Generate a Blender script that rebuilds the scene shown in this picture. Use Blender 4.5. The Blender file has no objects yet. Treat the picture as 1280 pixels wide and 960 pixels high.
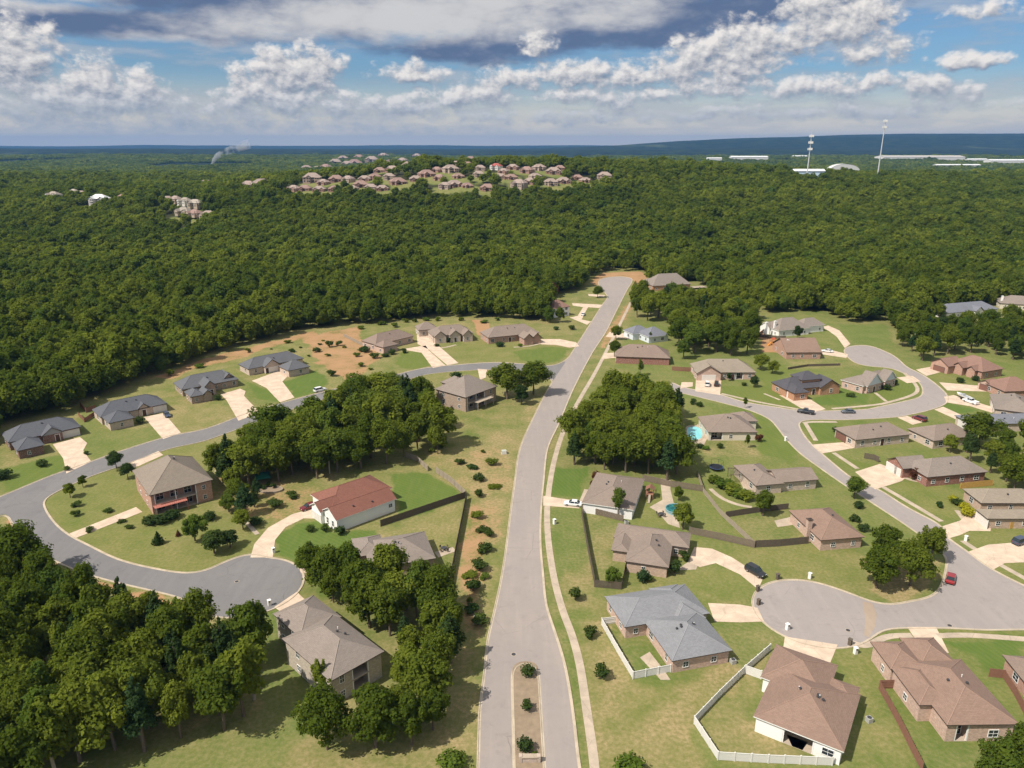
CLOUD_S = .53; HAZE = 5e-5; EXPO = .6
import bpy, math, random
import numpy as np
from mathutils import Matrix, Vector, Quaternion
random.seed(7); RNG = np.random.default_rng(7)
R = math.radians
scene = bpy.context.scene
C = scene.collection
# ------------------------------------------------------------------ camera
F = 930.0; TH = R(17.82); CAMZ = 90.0
ct, st = math.cos(TH), math.sin(TH)
cam_d = bpy.data.cameras.new('camera'); cam = bpy.data.objects.new('camera', cam_d)
C.objects.link(cam); scene.camera = cam
cam.location = (0, 0, CAMZ); cam.rotation_euler = (R(90) - TH, 0, 0)
cam_d.sensor_width = 36; cam_d.lens = 36 * F / 1280; cam_d.clip_end = 90000; cam_d.clip_start = 1

def ray(px, py):
    """direction of the view through a pixel of the 1280 x 960 photograph"""
    u = (px - 640) / F; w = (py - 480) / F
    return (u, ct - w * st, -st - w * ct)

def P(px, py, z=0.0):
    """where that view meets the level z"""
    d = ray(px, py); t = (z - CAMZ) / d[2]
    return (d[0] * t, d[1] * t)

def sstep(a, b, x):
    t = np.clip((x - a) / (b - a), 0, 1)
    return t * t * (3 - 2 * t)

# value noise for python side masks
_perm = RNG.permutation(512)
def _h(ix, iy):
    return _perm[(_perm[ix & 511] + iy) & 511] / 511.0
def vnoise(x, y):
    ix = np.floor(x).astype(int); iy = np.floor(y).astype(int)
    fx = x - ix; fy = y - iy
    fx = fx * fx * (3 - 2 * fx); fy = fy * fy * (3 - 2 * fy)
    a = _h(ix, iy); b = _h(ix + 1, iy); c = _h(ix, iy + 1); d = _h(ix + 1, iy + 1)
    return a + (b - a) * fx + (c - a) * fy + (a - b - c + d) * fx * fy
def fbm(x, y, n=3):
    s = 0; a = .5; t = 0
    for k in range(n):
        s = s + a * vnoise(x * 2 ** k + 17.3 * k, y * 2 ** k - 9.1 * k); t += a; a *= .5
    return s / t

def H(x, y):
    """height of the land: the village is level, wooded hills rise beyond it"""
    x = np.asarray(x, float); y = np.asarray(y, float)
    g = sstep(600, 900, y)
    h = 22 * sstep(610, 1050, y)
    xr = x + 60; yc = 1080 + .28 * np.maximum(xr, 0)
    h = h + 40 * np.exp(-(xr / np.where(xr > 0, 640, 270)) ** 2 - ((y - yc) / np.where(y < yc, 230, 300)) ** 2) * g
    h = h + g * 10 * (fbm(x / 330., y / 330.) - .5)
    h = h - 26 * sstep(1400, 2600, y)
    far = sstep(2500, 6000, y)
    h = h + far * 45 * (fbm(x / 2300. + 5, y / 1500.) - .35)
    for yc_, am_, wd_, sd_ in ((4300, 22, 500, 1.), (6400, 42, 700, 4.), (8300, 40, 700, 9.)): h = h + am_ * np.exp(-((y - yc_ - 900 * (fbm(x / 3000. + sd_, y * 0 + sd_) - .5)) / wd_) ** 2) * (.3 + 1.2 * fbm(x / 2600. + 2 * sd_, y * 0 + 3.))
    h = h + 215 * np.exp(-((y - 9800) / 2100) ** 2) * sstep(-1500, 5200, x + 900 * (fbm(x / 2500., y / 2500.) - .5))
    h = h + 70 * np.exp(-((y - 16500) / 3500) ** 2) * (.4 + fbm(x / 4000. + 3, y / 9000.))
    return h

def PT(px, py, dz=0.0, tmin=60):
    """where the view through a pixel meets the land (dz above it)"""
    d = np.array(ray(px, py)); n = math.hypot(d[0], d[1])
    t = np.concatenate([np.arange(60, 3000, 2.0), np.arange(3000, 30000, 25.0)]) / n
    zz = CAMZ + d[2] * t - dz - H(d[0] * t, d[1] * t)
    k = np.nonzero((zz < 0) & (t * n > tmin))[0]
    k = int(k[0]) if len(k) else len(t) - 1
    return (d[0] * t[k], d[1] * t[k], float(H(d[0] * t[k], d[1] * t[k])))

def px_poly(pts, z=0.0):
    return np.array([P(x, y, z) for x, y in pts])

def inside(poly, x, y):
    x = np.asarray(x); y = np.asarray(y)
    r = np.zeros(x.shape, bool); n = len(poly); j = n - 1
    for i in range(n):
        xi, yi = poly[i]; xj, yj = poly[j]
        c = (yi > y) != (yj > y)
        with np.errstate(divide='ignore', invalid='ignore'):
            xx = (xj - xi) * (y - yi) / (yj - yi if yj != yi else 1e-9) + xi
        r ^= c & (x < xx); j = i
    return r

def sdf(poly, x, y):
    """signed distance to a polygon, negative inside"""
    d2 = np.full(x.shape, 1e18)
    n = len(poly)
    for i in range(n):
        ax, ay = poly[i]; bx, by = poly[(i + 1) % n]
        ex, ey = bx - ax, by - ay; L = ex * ex + ey * ey + 1e-12
        t = np.clip(((x - ax) * ex + (y - ay) * ey) / L, 0, 1)
        d2 = np.minimum(d2, (x - ax - t * ex) ** 2 + (y - ay - t * ey) ** 2)
    d = np.sqrt(d2)
    return np.where(inside(poly, x, y), -d, d)

def smooth(pts, n=6, closed=False):
    """Catmull-Rom through points"""
    pts = [np.array(p, float) for p in pts]; out = []
    m = len(pts)
    rng = range(m if closed else m - 1)
    for i in rng:
        g = (lambda k: pts[k % m]) if closed else (lambda k: pts[min(max(k, 0), m - 1)])
        p0, p1, p2, p3 = g(i - 1), g(i), g(i + 1), g(i + 2)
        for k in range(n):
            t = k / n
            out.append(.5 * ((2 * p1) + (-p0 + p2) * t + (2 * p0 - 5 * p1 + 4 * p2 - p3) * t * t + (-p0 + 3 * p1 - 3 * p2 + p3) * t ** 3))
    if not closed: out.append(pts[-1])
    return np.array(out)

# ------------------------------------------------------------------ objects
def tag(o, label=None, cat=None, group=None, kind=None):
    if label: o['label'] = label
    if cat: o['category'] = cat
    if group: o['group'] = group
    if kind: o['kind'] = kind
    return o

def empty(name, loc, rz=0.0):
    o = bpy.data.objects.new(name, None); C.objects.link(o)
    o.location = loc; o.rotation_euler = (0, 0, rz); o.empty_display_size = .5
    return o

class MB:
    """collects faces and builds ONE mesh object from them"""
    def __init__(s): s.v = []; s.f = []; s.m = []; s.uv = []
    def face(s, pts, mi=0, uv=None):
        b = len(s.v); s.v += [tuple(p) for p in pts]
        s.f.append(tuple(range(b, b + len(pts)))); s.m.append(mi)
        if uv is None:
            a = Vector(pts[0]); e = Vector(pts[1]) - a
            n = e.cross(Vector(pts[2]) - a)
            if n.length < 1e-9: n = Vector((0, 0, 1))
            n.normalize(); e.normalize(); w = n.cross(e)
            uv = [((Vector(p) - a).dot(e), (Vector(p) - a).dot(w)) for p in pts]
        s.uv.append(uv)
    def box(s, x0, y0, z0, x1, y1, z1, mi=0, M=None, bottom=True):
        c = [Vector((x, y, z)) for z in (z0, z1) for y in (y0, y1) for x in (x0, x1)]
        if M is not None: c = [M @ p for p in c]
        q = [(0, 1, 5, 4), (3, 2, 6, 7), (2, 0, 4, 6), (1, 3, 7, 5), (4, 5, 7, 6)]
        if bottom: q.append((2, 3, 1, 0))
        for f in q: s.face([c[k] for k in f], mi)
    def cyl(s, x, y, z0, z1, r0, r1=None, n=10, mi=0, cap=True, M=None):
        r1 = r0 if r1 is None else r1
        a = [Vector((x + r0 * math.cos(2 * math.pi * k / n), y + r0 * math.sin(2 * math.pi * k / n), z0)) for k in range(n)]
        b = [Vector((x + r1 * math.cos(2 * math.pi * k / n), y + r1 * math.sin(2 * math.pi * k / n), z1)) for k in range(n)]
        if M is not None: a = [M @ p for p in a]; b = [M @ p for p in b]
        for k in range(n):
            j = (k + 1) % n; s.face([a[k], a[j], b[j], b[k]], mi)
        if cap: s.face(b, mi); s.face(a[::-1], mi)
    def tube(s, pts, rad, n=6, mi=0):
        rings = []
        for i, p in enumerate(pts):
            p = Vector(p); d = Vector(pts[min(i + 1, len(pts) - 1)]) - Vector(pts[max(i - 1, 0)]); d.normalize()
            a = d.orthogonal().normalized(); b = d.cross(a)
            r = rad[i] if hasattr(rad, '__len__') else rad
            rings.append([p + a * r * math.cos(2 * math.pi * k / n) + b * r * math.sin(2 * math.pi * k / n) for k in range(n)])
        for i in range(len(rings) - 1):
            for k in range(n):
                j = (k + 1) % n; s.face([rings[i][k], rings[i][j], rings[i + 1][j], rings[i + 1][k]], mi)
        s.face(rings[-1], mi); s.face(rings[0][::-1], mi)
    def mesh(s, name, mats):
        me = bpy.data.meshes.new(name); me.from_pydata(s.v, [], s.f)
        for m in (mats if isinstance(mats, (list, tuple)) else [mats]): me.materials.append(m)
        me.polygons.foreach_set('material_index', s.m)
        ul = me.uv_layers.new(name='uv')
        ul.data.foreach_set('uv', [c for f in s.uv for p in f for c in p])
        me.update(); return me
    def build(s, name, mats, parent=None, smooth=False):
        me = s.mesh(name, mats)
        if smooth: me.polygons.foreach_set('use_smooth', [True] * len(me.polygons))
        return link(name, me, parent)

def link(name, me, parent=None, loc=None, rz=0.0):
    o = bpy.data.objects.new(name, me); C.objects.link(o)
    if parent is not None: o.parent = parent
    if loc is not None: o.location = loc
    if rz: o.rotation_euler = (0, 0, rz)
    return o

def copy_tree(o, parent=None):
    c = o.copy(); C.objects.link(c); c.parent = parent
    for ch in KIDS.get(o.name, []):
        d = copy_tree(ch, c); d.matrix_parent_inverse = ch.matrix_parent_inverse
    return c
KIDS = {}
def kid(parent, o):
    KIDS.setdefault(parent.name, []).append(o); return o

# ------------------------------------------------------------------ materials
class NT:
    def __init__(s, tree): s.t = tree; s.n = tree.nodes; s.l = tree.links
    def new(s, typ, **kw):
        n = s.n.new(typ)
        for k, v in kw.items(): setattr(n, k, v)
        return n
    def set(s, node, **kw):
        for k, v in kw.items():
            k2 = k.replace('_', ' ')
            sock = node.inputs[k2] if k2 in node.inputs else node.inputs[k]
            s.put(sock, v)
        return node
    def put(s, sock, v):
        if hasattr(v, 'is_output') or isinstance(v, bpy.types.NodeSocket): s.l.new(v, sock)
        else: sock.default_value = v
    def math(s, op, a, b=0.0, c=0.0, clamp=False):
        n = s.n.new('ShaderNodeMath'); n.operation = op; n.use_clamp = clamp
        s.put(n.inputs[0], a); s.put(n.inputs[1], b); s.put(n.inputs[2], c); return n.outputs[0]
    def vmath(s, op, a, b=(0, 0, 0), out=0):
        n = s.n.new('ShaderNodeVectorMath'); n.operation = op
        s.put(n.inputs[0], a); s.put(n.inputs[1], b)
        return n.outputs['Value'] if out == 'v' else n.outputs[0]
    def mix(s, f, a, b, mode='MIX'):
        n = s.n.new('ShaderNodeMix'); n.data_type = 'RGBA'; n.blend_type = mode; n.clamp_factor = True
        s.put(n.inputs[0], f)
        s.put(n.inputs[6], a if not isinstance(a, tuple) else (*a, 1)[:4]); s.put(n.inputs[7], b if not isinstance(b, tuple) else (*b, 1)[:4])
        return n.outputs[2]
    def noise(s, vec, scale, detail=3, rough=.55, dist=0.0):
        n = s.n.new('ShaderNodeTexNoise'); s.put(n.inputs['Vector'], vec)
        s.put(n.inputs['Scale'], scale); n.inputs['Detail'].default_value = detail; n.inputs['Roughness'].default_value = rough
        n.inputs['Distortion'].default_value = dist
        return n.outputs['Fac']
    def ramp(s, f, a, b):
        n = s.n.new('ShaderNodeMapRange'); n.interpolation_type = 'SMOOTHSTEP'
        s.put(n.inputs['Value'], f); n.inputs['From Min'].default_value = a; n.inputs['From Max'].default_value = b
        return n.outputs['Result']
    def maprange(s, f, a, b, c, d):
        n = s.n.new('ShaderNodeMapRange'); s.put(n.inputs['Value'], f)
        for k, v in zip(('From Min', 'From Max', 'To Min', 'To Max'), (a, b, c, d)): n.inputs[k].default_value = v
        return n.outputs['Result']

def newmat(name):
    m = bpy.data.materials.new(name); m.use_nodes = True
    t = NT(m.node_tree); b = m.node_tree.nodes['Principled BSDF']
    b.inputs['Specular IOR Level'].default_value = .25
    return m, t, b

def bump(t, b, h, strength=.4, dist=.05):
    n = t.new('ShaderNodeBump'); t.put(n.inputs['Height'], h)
    n.inputs['Strength'].default_value = strength; n.inputs['Distance'].default_value = dist
    t.put(b.inputs['Normal'], n.outputs[0])

def scl(c, k): return tuple(min(1, x * k) for x in c)

def m_plain(name, col, rough=.6, var=.15, scale=1.5, spec=.25, metal=0.0):
    m, t, b = newmat(name)
    g = t.new('ShaderNodeTexCoord').outputs['Object']
    n = t.noise(g, scale, 4)
    t.put(b.inputs['Base Color'], t.mix(n, scl(col, 1 - var), scl(col, 1 + var)))
    b.inputs['Roughness'].default_value = rough; b.inputs['Metallic'].default_value = metal
    b.inputs['Specular IOR Level'].default_value = spec
    return m

def m_roof(name, col):
    """asphalt shingles: courses along the slope, streaks and blotches"""
    m, t, b = newmat(name)
    uv = t.new('ShaderNodeUVMap').outputs[0]
    mp = t.new('ShaderNodeMapping'); t.put(mp.inputs['Vector'], uv); mp.inputs['Scale'].default_value = (1.6, 5.5, 1)
    br = t.new('ShaderNodeTexBrick'); t.put(br.inputs['Vector'], uv)
    br.inputs['Scale'].default_value = 1.0; br.inputs['Brick Width'].default_value = .55; br.inputs['Row Height'].default_value = .26
    br.inputs['Mortar Size'].default_value = .018; br.inputs['Bias'].default_value = 0
    br.inputs['Color1'].default_value = (*scl(col, .84), 1); br.inputs['Color2'].default_value = (*scl(col, 1.13), 1); br.inputs['Mortar'].default_value = (*scl(col, .6), 1)
    n1 = t.noise(mp.outputs[0], 1.3, 4, .7)
    c = t.mix(t.ramp(n1, .3, .75), br.outputs['Color'], scl(col, 1.12))
    g = t.new('ShaderNodeTexCoord').outputs['Object']
    n2 = t.noise(g, .22, 3)
    c = t.mix(t.math('MULTIPLY', t.ramp(n2, .45, .75), .35), c, scl(col, .78))
    t.put(b.inputs['Base Color'], c); b.inputs['Roughness'].default_value = .88
    bump(t, b, n1, .3, .04)
    return m

def m_brick(name, col, mortar=(.42, .38, .33), k=.75):
    m, t, b = newmat(name)
    uv = t.new('ShaderNodeUVMap').outputs[0]
    br = t.new('ShaderNodeTexBrick'); t.put(br.inputs['Vector'], uv)
    br.inputs['Scale'].default_value = 1.0; br.inputs['Brick Width'].default_value = .4; br.inputs['Row Height'].default_value = .15
    br.inputs['Mortar Size'].default_value = .014; br.inputs['Color1'].default_value = (*scl(col, k), 1); br.inputs['Color2'].default_value = (*scl(col, 1.22), 1)
    br.inputs['Mortar'].default_value = (*mortar, 1)
    g = t.new('ShaderNodeTexCoord').outputs['Object']
    n = t.noise(g, 2.2, 4, .65)
    c = t.mix(t.ramp(n, .35, .8), br.outputs['Color'], scl(col, .82))
    t.put(b.inputs['Base Color'], c); b.inputs['Roughness'].default_value = .9
    return m

def m_siding(name, col):
    m, t, b = newmat(name)
    uv = t.new('ShaderNodeUVMap').outputs[0]
    w = t.new('ShaderNodeTexWave'); w.bands_direction = 'Y'; t.put(w.inputs['Vector'], uv); w.inputs['Scale'].default_value = 1.1; w.inputs['Distortion'].default_value = 0
    g = t.new('ShaderNodeTexCoord').outputs['Object']
    n = t.noise(g, .9, 4)
    c = t.mix(t.math('MULTIPLY', w.outputs['Fac'], .18), col, scl(col, .7))
    c = t.mix(t.math('MULTIPLY', n, .25), c, scl(col, .8))
    t.put(b.inputs['Base Color'], c); b.inputs['Roughness'].default_value = .7
    return m

def m_glass(name='window_glass', col=(.02, .028, .035)):
    m, t, b = newmat(name)
    b.inputs['Base Color'].default_value = (*col, 1); b.inputs['Roughness'].default_value = .08; b.inputs['Specular IOR Level'].default_value = .6
    return m

def m_concrete(name, col):
    m, t, b = newmat(name)
    g = t.new('ShaderNodeNewGeometry').outputs['Position']
    n1 = t.noise(g, .35, 4, .6); n2 = t.noise(g, 3.0, 3, .6)
    c = t.mix(t.ramp(n1, .3, .75), scl(col, .82), scl(col, 1.1))
    c = t.mix(t.math('MULTIPLY', t.ramp(n2, .5, .8), .3), c, scl(col, .7))
    vo = t.new('ShaderNodeTexVoronoi'); vo.feature = 'DISTANCE_TO_EDGE'; t.put(vo.inputs['Vector'], g); vo.inputs['Scale'].default_value = .22
    c = t.mix(t.math('MULTIPLY', t.math('LESS_THAN', vo.outputs['Distance'], .012), .35), c, scl(col, .55))
    t.put(b.inputs['Base Color'], c); b.inputs['Roughness'].default_value = .9
    return m

def m_asphalt(name, col, warm):
    m, t, b = newmat(name)
    g = t.new('ShaderNodeNewGeometry').outputs['Position']
    n1 = t.noise(g, .05, 4, .6); n2 = t.noise(g, .6, 5, .7); n3 = t.noise(g, 6.0, 2, .6)
    mp = t.new('ShaderNodeMapping'); t.put(mp.inputs['Vector'], g); mp.inputs['Scale'].default_value = (.7, .05, 1)
    n4 = t.noise(mp.outputs[0], .9, 3, .6)
    c = t.mix(t.ramp(n1, .3, .7), col, warm)
    c = t.mix(t.math('MULTIPLY', t.ramp(n2, .4, .8), .35), c, scl(col, .78))
    c = t.mix(t.math('MULTIPLY', n3, .3), c, scl(col, 1.25))
    c = t.mix(t.math('MULTIPLY', t.ramp(n4, .45, .7), .32), c, scl(warm, 1.16))
    n5 = t.noise(g, .22, 5, .75, .6); c = t.mix(t.math('MULTIPLY', t.ramp(n5, .54, .72), .45), c, scl(col, .72))
    n6 = t.noise(g, 1.7, 3, .7); c = t.mix(t.math('MULTIPLY', t.ramp(n6, .66, .72), .4), c, scl(col, .5))
    vo = t.new('ShaderNodeTexVoronoi'); vo.feature = 'DISTANCE_TO_EDGE'
    nd = t.new('ShaderNodeTexNoise'); t.put(nd.inputs['Vector'], g); nd.inputs['Scale'].default_value = .25
    t.put(vo.inputs['Vector'], t.vmath('ADD', g, t.vmath('SCALE', nd.outputs['Color'], (0, 0, 0)))); vo.inputs['Scale'].default_value = .13
    cr = t.math('MULTIPLY', t.math('LESS_THAN', vo.outputs['Distance'], .006), t.ramp(n1, .5, .62))
    c = t.mix(t.math('MULTIPLY', cr, .42), c, scl(col, .45))
    t.put(b.inputs['Base Color'], c); b.inputs['Roughness'].default_value = .92
    bump(t, b, n3, .2, .02)
    return m
# far houses: photo pixel of the base and width in pixels
FARH = [ # px, py of the base, width px
 (309,236,15),(328,234,19),(344,223,13),(357,223,10),(366,239,14),(380,239,14),(390,229,20),(403,231,13),(420,228,17),(434,228,13),(455,227,14),(451,235,17),(463,239,14),(398,240,14),(418,240,14),(439,240,13),(478,239,14),(500,232,18),
 (384,213,10),(395,213,10),(406,212,13),(419,207,13),(433,208,13),(445,207,15),(428,216,12),(443,217,12),(455,215,12),(464,204,14),(474,208,14),(490,207,14),(502,204,11),(489,215,15),(474,216,13),(512,212,16),(519,206,11),(536,222,18),
 (566,217,17),(568,208,13),(584,209,13),(555,236,13),(571,235,18),(586,236,13),(607,207,12),(640,212,13),(609,239,17),(647,235,17),(661,230,14),(657,216,15),(677,214,14),(692,218,17),(712,208,13),(690,233,15),(706,230,16),(722,225,12),(756,225,16),(530,209,12),(548,225,13),(395,222,12),(410,221,13),(470,224,13),(486,225,13),(520,227,14),(545,215,12),(598,222,13),(625,224,13),(640,225,14),(672,225,13),(735,229,13),(575,224,13),(600,214,12),(628,217,12),(700,213,12),(668,207,11),(478,197,11),(448,199,11),(430,201,10),(520,197,10),(588,201,11)]
FARL = [(216,239,12),(245,237,12),(257,236,14),(268,235,12),(209,254,9),(219,256,11),(231,259,12),(243,262,13),(228,271,14),(243,273,13),(259,276,15),(153,254,13),(100,247,9),(114,248,9),(66,251,11),(92,246,9),(180,233,8)]
# ------------------------------------------------------------------ ground cover zones, read off the photograph
# (polygon in photo pixels, lush, dry, dirt)
LUSH, MOWN, DRY, DIRT, WILD = (1., .03, 0.), (.77, .21, .03), (.35, .65, 0.), (0., .25, .8), (.3, .45, .2)
ZONES = [
 ([(0,520),(110,490),(210,455),(300,430),(390,408),(455,402),(530,394),(610,394),(690,388),(730,372),(748,350),(795,350),(790,380),(780,425),(740,470),(690,530),(655,620),(630,760),(600,860),(598,975),(0,975)], WILD),
 ([(690,620),(720,590),(860,600),(870,560),(850,500),(840,470),(790,470),(775,440),(790,400),(830,398),(865,440),(955,410),(975,385),(1035,390),(1050,405),(1105,405),(1120,440),(1170,450),(1300,430),(1300,560),(1180,560),(1230,620),(1300,610),(1300,975),(700,975),(690,760)], MOWN),
 ([(676,690),(690,770),(700,800),(712,850),(722,905),(730,975),(742,975),(735,890),(726,830),(714,790),(704,762),(693,720),(686,665),(686,622),(694,577),(708,535),(726,500),(748,460),(772,415),(792,374),(784,364),(756,412),(736,445),(714,485),(698,527),(683,560),(678,600),(675,640)], (.5,.42,.08)),
 ([(690,600),(698,575),(712,535),(730,498),(752,460),(800,470),(845,490),(865,560),(870,600)], (.2,.3,.15)),
 # left side
 ([(0,588),(35,578),(78,568),(86,592),(40,608),(0,618)], LUSH),
 ([(100,512),(118,500),(130,535),(165,538),(203,530),(204,549),(112,578),(104,562),(96,545)], MOWN),
 ([(205,500),(238,512),(272,495),(286,515),(300,523),(230,543),(212,520)], (.5,.5,0)),
 ([(290,462),(312,478),(334,486),(350,502),(318,508),(303,487)], MOWN), ([(310,478),(334,486),(350,502),(326,500)], LUSH),
 ([(354,478),(375,470),(395,462),(412,478),(400,490),(366,498)], LUSH),
 ([(57,626),(100,598),(165,577),(200,566),(262,552),(300,560),(262,600),(270,640),(330,650),(315,688),(265,712),(237,717),(150,702),(87,669),(57,642)], (.74,.26,0)),
 ([(57,626),(100,600),(150,590),(160,625),(90,660)], MOWN),
 ([(265,590),(330,600),(400,605),(405,632),(340,655),(300,640),(270,625)], (.2,.35,.4)),
 ([(343,692),(345,672),(362,655),(404,649),(420,664),(470,663),(478,672),(440,690),(400,706),(376,707)], LUSH),
 ([(488,592),(530,592),(550,600),(578,622),(545,640),(497,650),(493,615)], LUSH),
 ([(478,668),(580,628),(572,690),(562,735),(545,720),(545,690),(533,664)], (.45,.55,0)),
 ([(545,690),(570,690),(563,730),(548,715)], MOWN),
 ([(300,778),(343,758),(374,782),(352,800),(395,870),(410,890),(370,930),(335,900),(330,860),(305,800)], (.8,.2,0)),
 ([(60,945),(200,925),(330,885),(380,885),(345,975),(60,975)], (.72,.28,0)),
 ([(380,700),(400,706),(440,745),(400,750)], LUSH),
 ([(345,975),(400,940),(480,935),(560,910),(600,880),(600,975)], (.25,.6,.15)),
 ([(520,570),(590,545),(640,560),(628,640),(620,740),(606,800),(590,860),(560,800),(575,700),(585,625),(548,588)], (.18,.5,.32)),
 ([(590,560),(640,520),(676,490),(686,495),(655,560),(638,640),(628,640),(625,580)], (.4,.6,0)),
 ([(585,640),(600,625),(612,660),(600,800),(586,790),(575,720)], (0,.7,.5)),
 ([(592,556),(632,560),(637,580),(630,640),(620,700),(608,770),(598,805),(588,800),(604,720),(612,660),(600,625),(588,610)], (.08,.75,.36)),
 ([(500,442),(522,437),(542,458),(505,462),(490,455)], LUSH),
 ([(548,436),(600,427),(680,431),(716,435),(700,450),(680,460),(600,452),(573,453)], (.72,.28,0)),
 ([(640,440),(690,433),(714,436),(700,452),(660,455)], LUSH),
 ([(675,410),(735,404),(720,425),(680,424)], (.35,.45,.2)),
 ([(715,367),(752,370),(750,381),(716,379)], (.5,.5,0)), ([(718,383),(748,385),(737,402),(716,398)], (.55,.45,0)),
 ([(380,424),(405,415),(450,408),(452,425),(478,445),(440,480),(405,462),(392,448)], (.03,.48,.56)),
 ([(195,470),(250,450),(300,436),(350,424),(395,412),(395,420),(330,436),(300,448),(240,462),(212,475)], (.05,.45,.56)),
 ([(590,400),(610,400),(612,410),(598,420)], DIRT),
 ([(736,354),(750,341),(802,339),(814,350),(797,358),(790,350),(755,349),(747,358)], (.05,.45,.6)),
 ([(758,412),(790,372),(796,372),(768,425),(750,440)], (.08,.42,.5)),
 ([(12,648),(25,675),(90,716),(140,733),(200,748),(250,758),(240,765),(180,752),(120,735),(60,710),(0,668)], (.1,.2,.7)),
 # right side
 ([(690,584),(735,584),(727,622),(684,618)], LUSH),
 ([(688,636),(724,638),(742,730),(700,745),(690,690)], MOWN),
 ([(730,642),(782,655),(764,690),(768,730),(744,730)], (.6,.4,0)),
 ([(700,715),(735,705),(740,760),(705,765)], (.15,.6,.25)),
 ([(740,745),(830,720),(880,708),(944,740),(944,758),(890,754),(870,742),(780,760),(745,800)], (.6,.4,0)),
 ([(880,706),(915,712),(944,738),(942,752),(890,745),(830,730)], MOWN),
 ([(720,780),(780,770),(800,860),(870,850),(930,800),(975,815),(935,850),(865,910),(890,975),(742,975),(735,880)], (.3,.62,.08)),
 ([(890,778),(975,784),(980,812),(930,838),(915,830)], (.68,.32,0)),
 ([(880,905),(945,845),(940,900),(985,925),(1000,950),(905,950)], (.5,.5,0)),
 ([(755,782),(772,778),(785,800),(815,805),(838,840),(794,848)], MOWN),
 ([(1040,812),(1070,815),(1112,815),(1108,850),(1150,975),(1060,975),(1086,880)], (.62,.38,0)),
 ([(1175,796),(1280,800),(1280,850),(1240,845),(1200,812)], LUSH),
 ([(1100,865),(1122,862),(1150,900),(1185,935),(1280,940),(1280,975),(1160,975)], (.72,.28,0)),
 ([(1075,700),(1100,690),(1170,700),(1180,715),(1165,740),(1120,752),(1085,735)], (0,.85,.3)),
 ([(870,690),(945,685),(1012,680),(1030,690),(1075,690),(1085,740),(1060,742),(1010,722),(955,724),(915,698)], (.7,.3,0)),
 ([(910,648),(985,636),(1010,668),(1005,678),(945,682)], (.66,.34,0)),
 ([(880,595),(920,590),(945,610),(930,640),(905,643),(880,620)], MOWN),
 ([(870,545),(885,545),(945,555),(945,570),(920,570),(880,570)], (.4,.5,.1)),
 ([(948,505),(955,520),(982,550),(1000,568),(990,575),(950,565)], LUSH),
 ([(900,492),(975,505),(1000,512),(970,490),(945,470),(950,450),(1000,460),(965,482),(905,484)], LUSH),
 ([(1008,528),(1048,528),(1046,552),(1020,555)], LUSH),
 ([(1017,508),(1080,504),(1085,488),(1050,486),(1020,498)], LUSH), ([(1085,506),(1145,492),(1148,480),(1125,476),(1095,488)], LUSH),
 ([(1158,470),(1185,465),(1225,480),(1178,479)], MOWN), ([(1185,489),(1232,492),(1230,500),(1195,498)], MOWN),
 ([(1178,508),(1185,503),(1222,512),(1200,519)], LUSH), ([(1050,407),(1108,405),(1118,430),(1090,432),(1065,428)], (.85,.15,0)),
 ([(1110,600),(1165,600),(1215,625),(1180,652)], MOWN), ([(1200,668),(1240,664),(1270,665),(1270,678),(1215,684)], MOWN),
 ([(1048,570),(1098,582),(1070,588)], LUSH), ([(945,412),(975,428),(980,442),(955,440)], DIRT),
 ([(1025,444),(1060,448),(1075,456),(1050,460),(985,462),(985,450)], (.5,.45,.05)),
 ([(806,612),(850,622),(870,660),(800,655)], MOWN),
]
ZP = [(px_poly(p), c) for p, c in ZONES]

def cover(x, y):
    """lush / dry / dirt amounts at points of the land"""
    w = 2.2
    xx = x + w * (fbm(x / 5., y / 5.) - .5) * 2; yy = y + w * (fbm(x / 5. + 40, y / 5.) - .5) * 2
    out = np.zeros(x.shape + (4,)); out[...] = (.34, .34, .12, .5)
    rz_ = random.Random(11)
    for poly, c in ZP:
        c = tuple(c) + (rz_.random(),)
        lo = poly.min(0) - 3; hi = poly.max(0) + 3
        k = (xx > lo[0]) & (xx < hi[0]) & (yy > lo[1]) & (yy < hi[1])
        if k.any():
            s = sdf(poly, xx[k], yy[k]); a = sstep(.9, -.9, s)[:, None]
            out[k] = out[k] * (1 - a) + np.array(c) * a
    return out

# ------------------------------------------------------------------ roads as one field
L_MAIN = [(596,990),(597.5,947),(599.6,885),(605,843),(609,802),(617.5,765),(627,720),(633,680),(638,640),(643.5,600),(650,560),(667.5,520),(687.5,482),(710,448),(737.5,405),(752,382),(759,371),(752.5,362),(748,355),(750,349.5),(760,346.5)]
R_MAIN = [(732,990),(724.6,958),(716,885),(706,829),(693,787),(683,755),(679,715),(676,680),(676.5,640),(680,600),(685,560),(700,527),(717.5,485),(740,442),(757.5,415),(767.5,395),(782.5,365),(790,352),(788,347.5),(775,345.5)]
main_poly = np.vstack([smooth(px_poly(L_MAIN)), smooth(px_poly(R_MAIN))[::-1]])
ROAD_L = [
 px_poly([(720,448),(690,457),(655,455),(617,453),(560,457),(525,461),(480,472),(440,481),(395,492),(320,513),(257,536),(212,545),(150,564),(100,582),(60,596),(0,621),(-60,645),(-60,690),(0,644),(15,655),(27,675),(55,695),(100,715),(140,727),(200,741),(245,752),(262,752),(300,752),(322,740),(320,694),(287,700),(265,711),(237,716.5),(200,712),(150,700),(112,682),(87,669),(70,655),(58,638),(56,625),(75,613),(110,597),(150,583),(212,561),(257,551),(320,528),(395,502),(440,491),(480,484),(525,470),(560,465),(617,462),(655,466),(690,474),(712,468)]),
]
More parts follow.
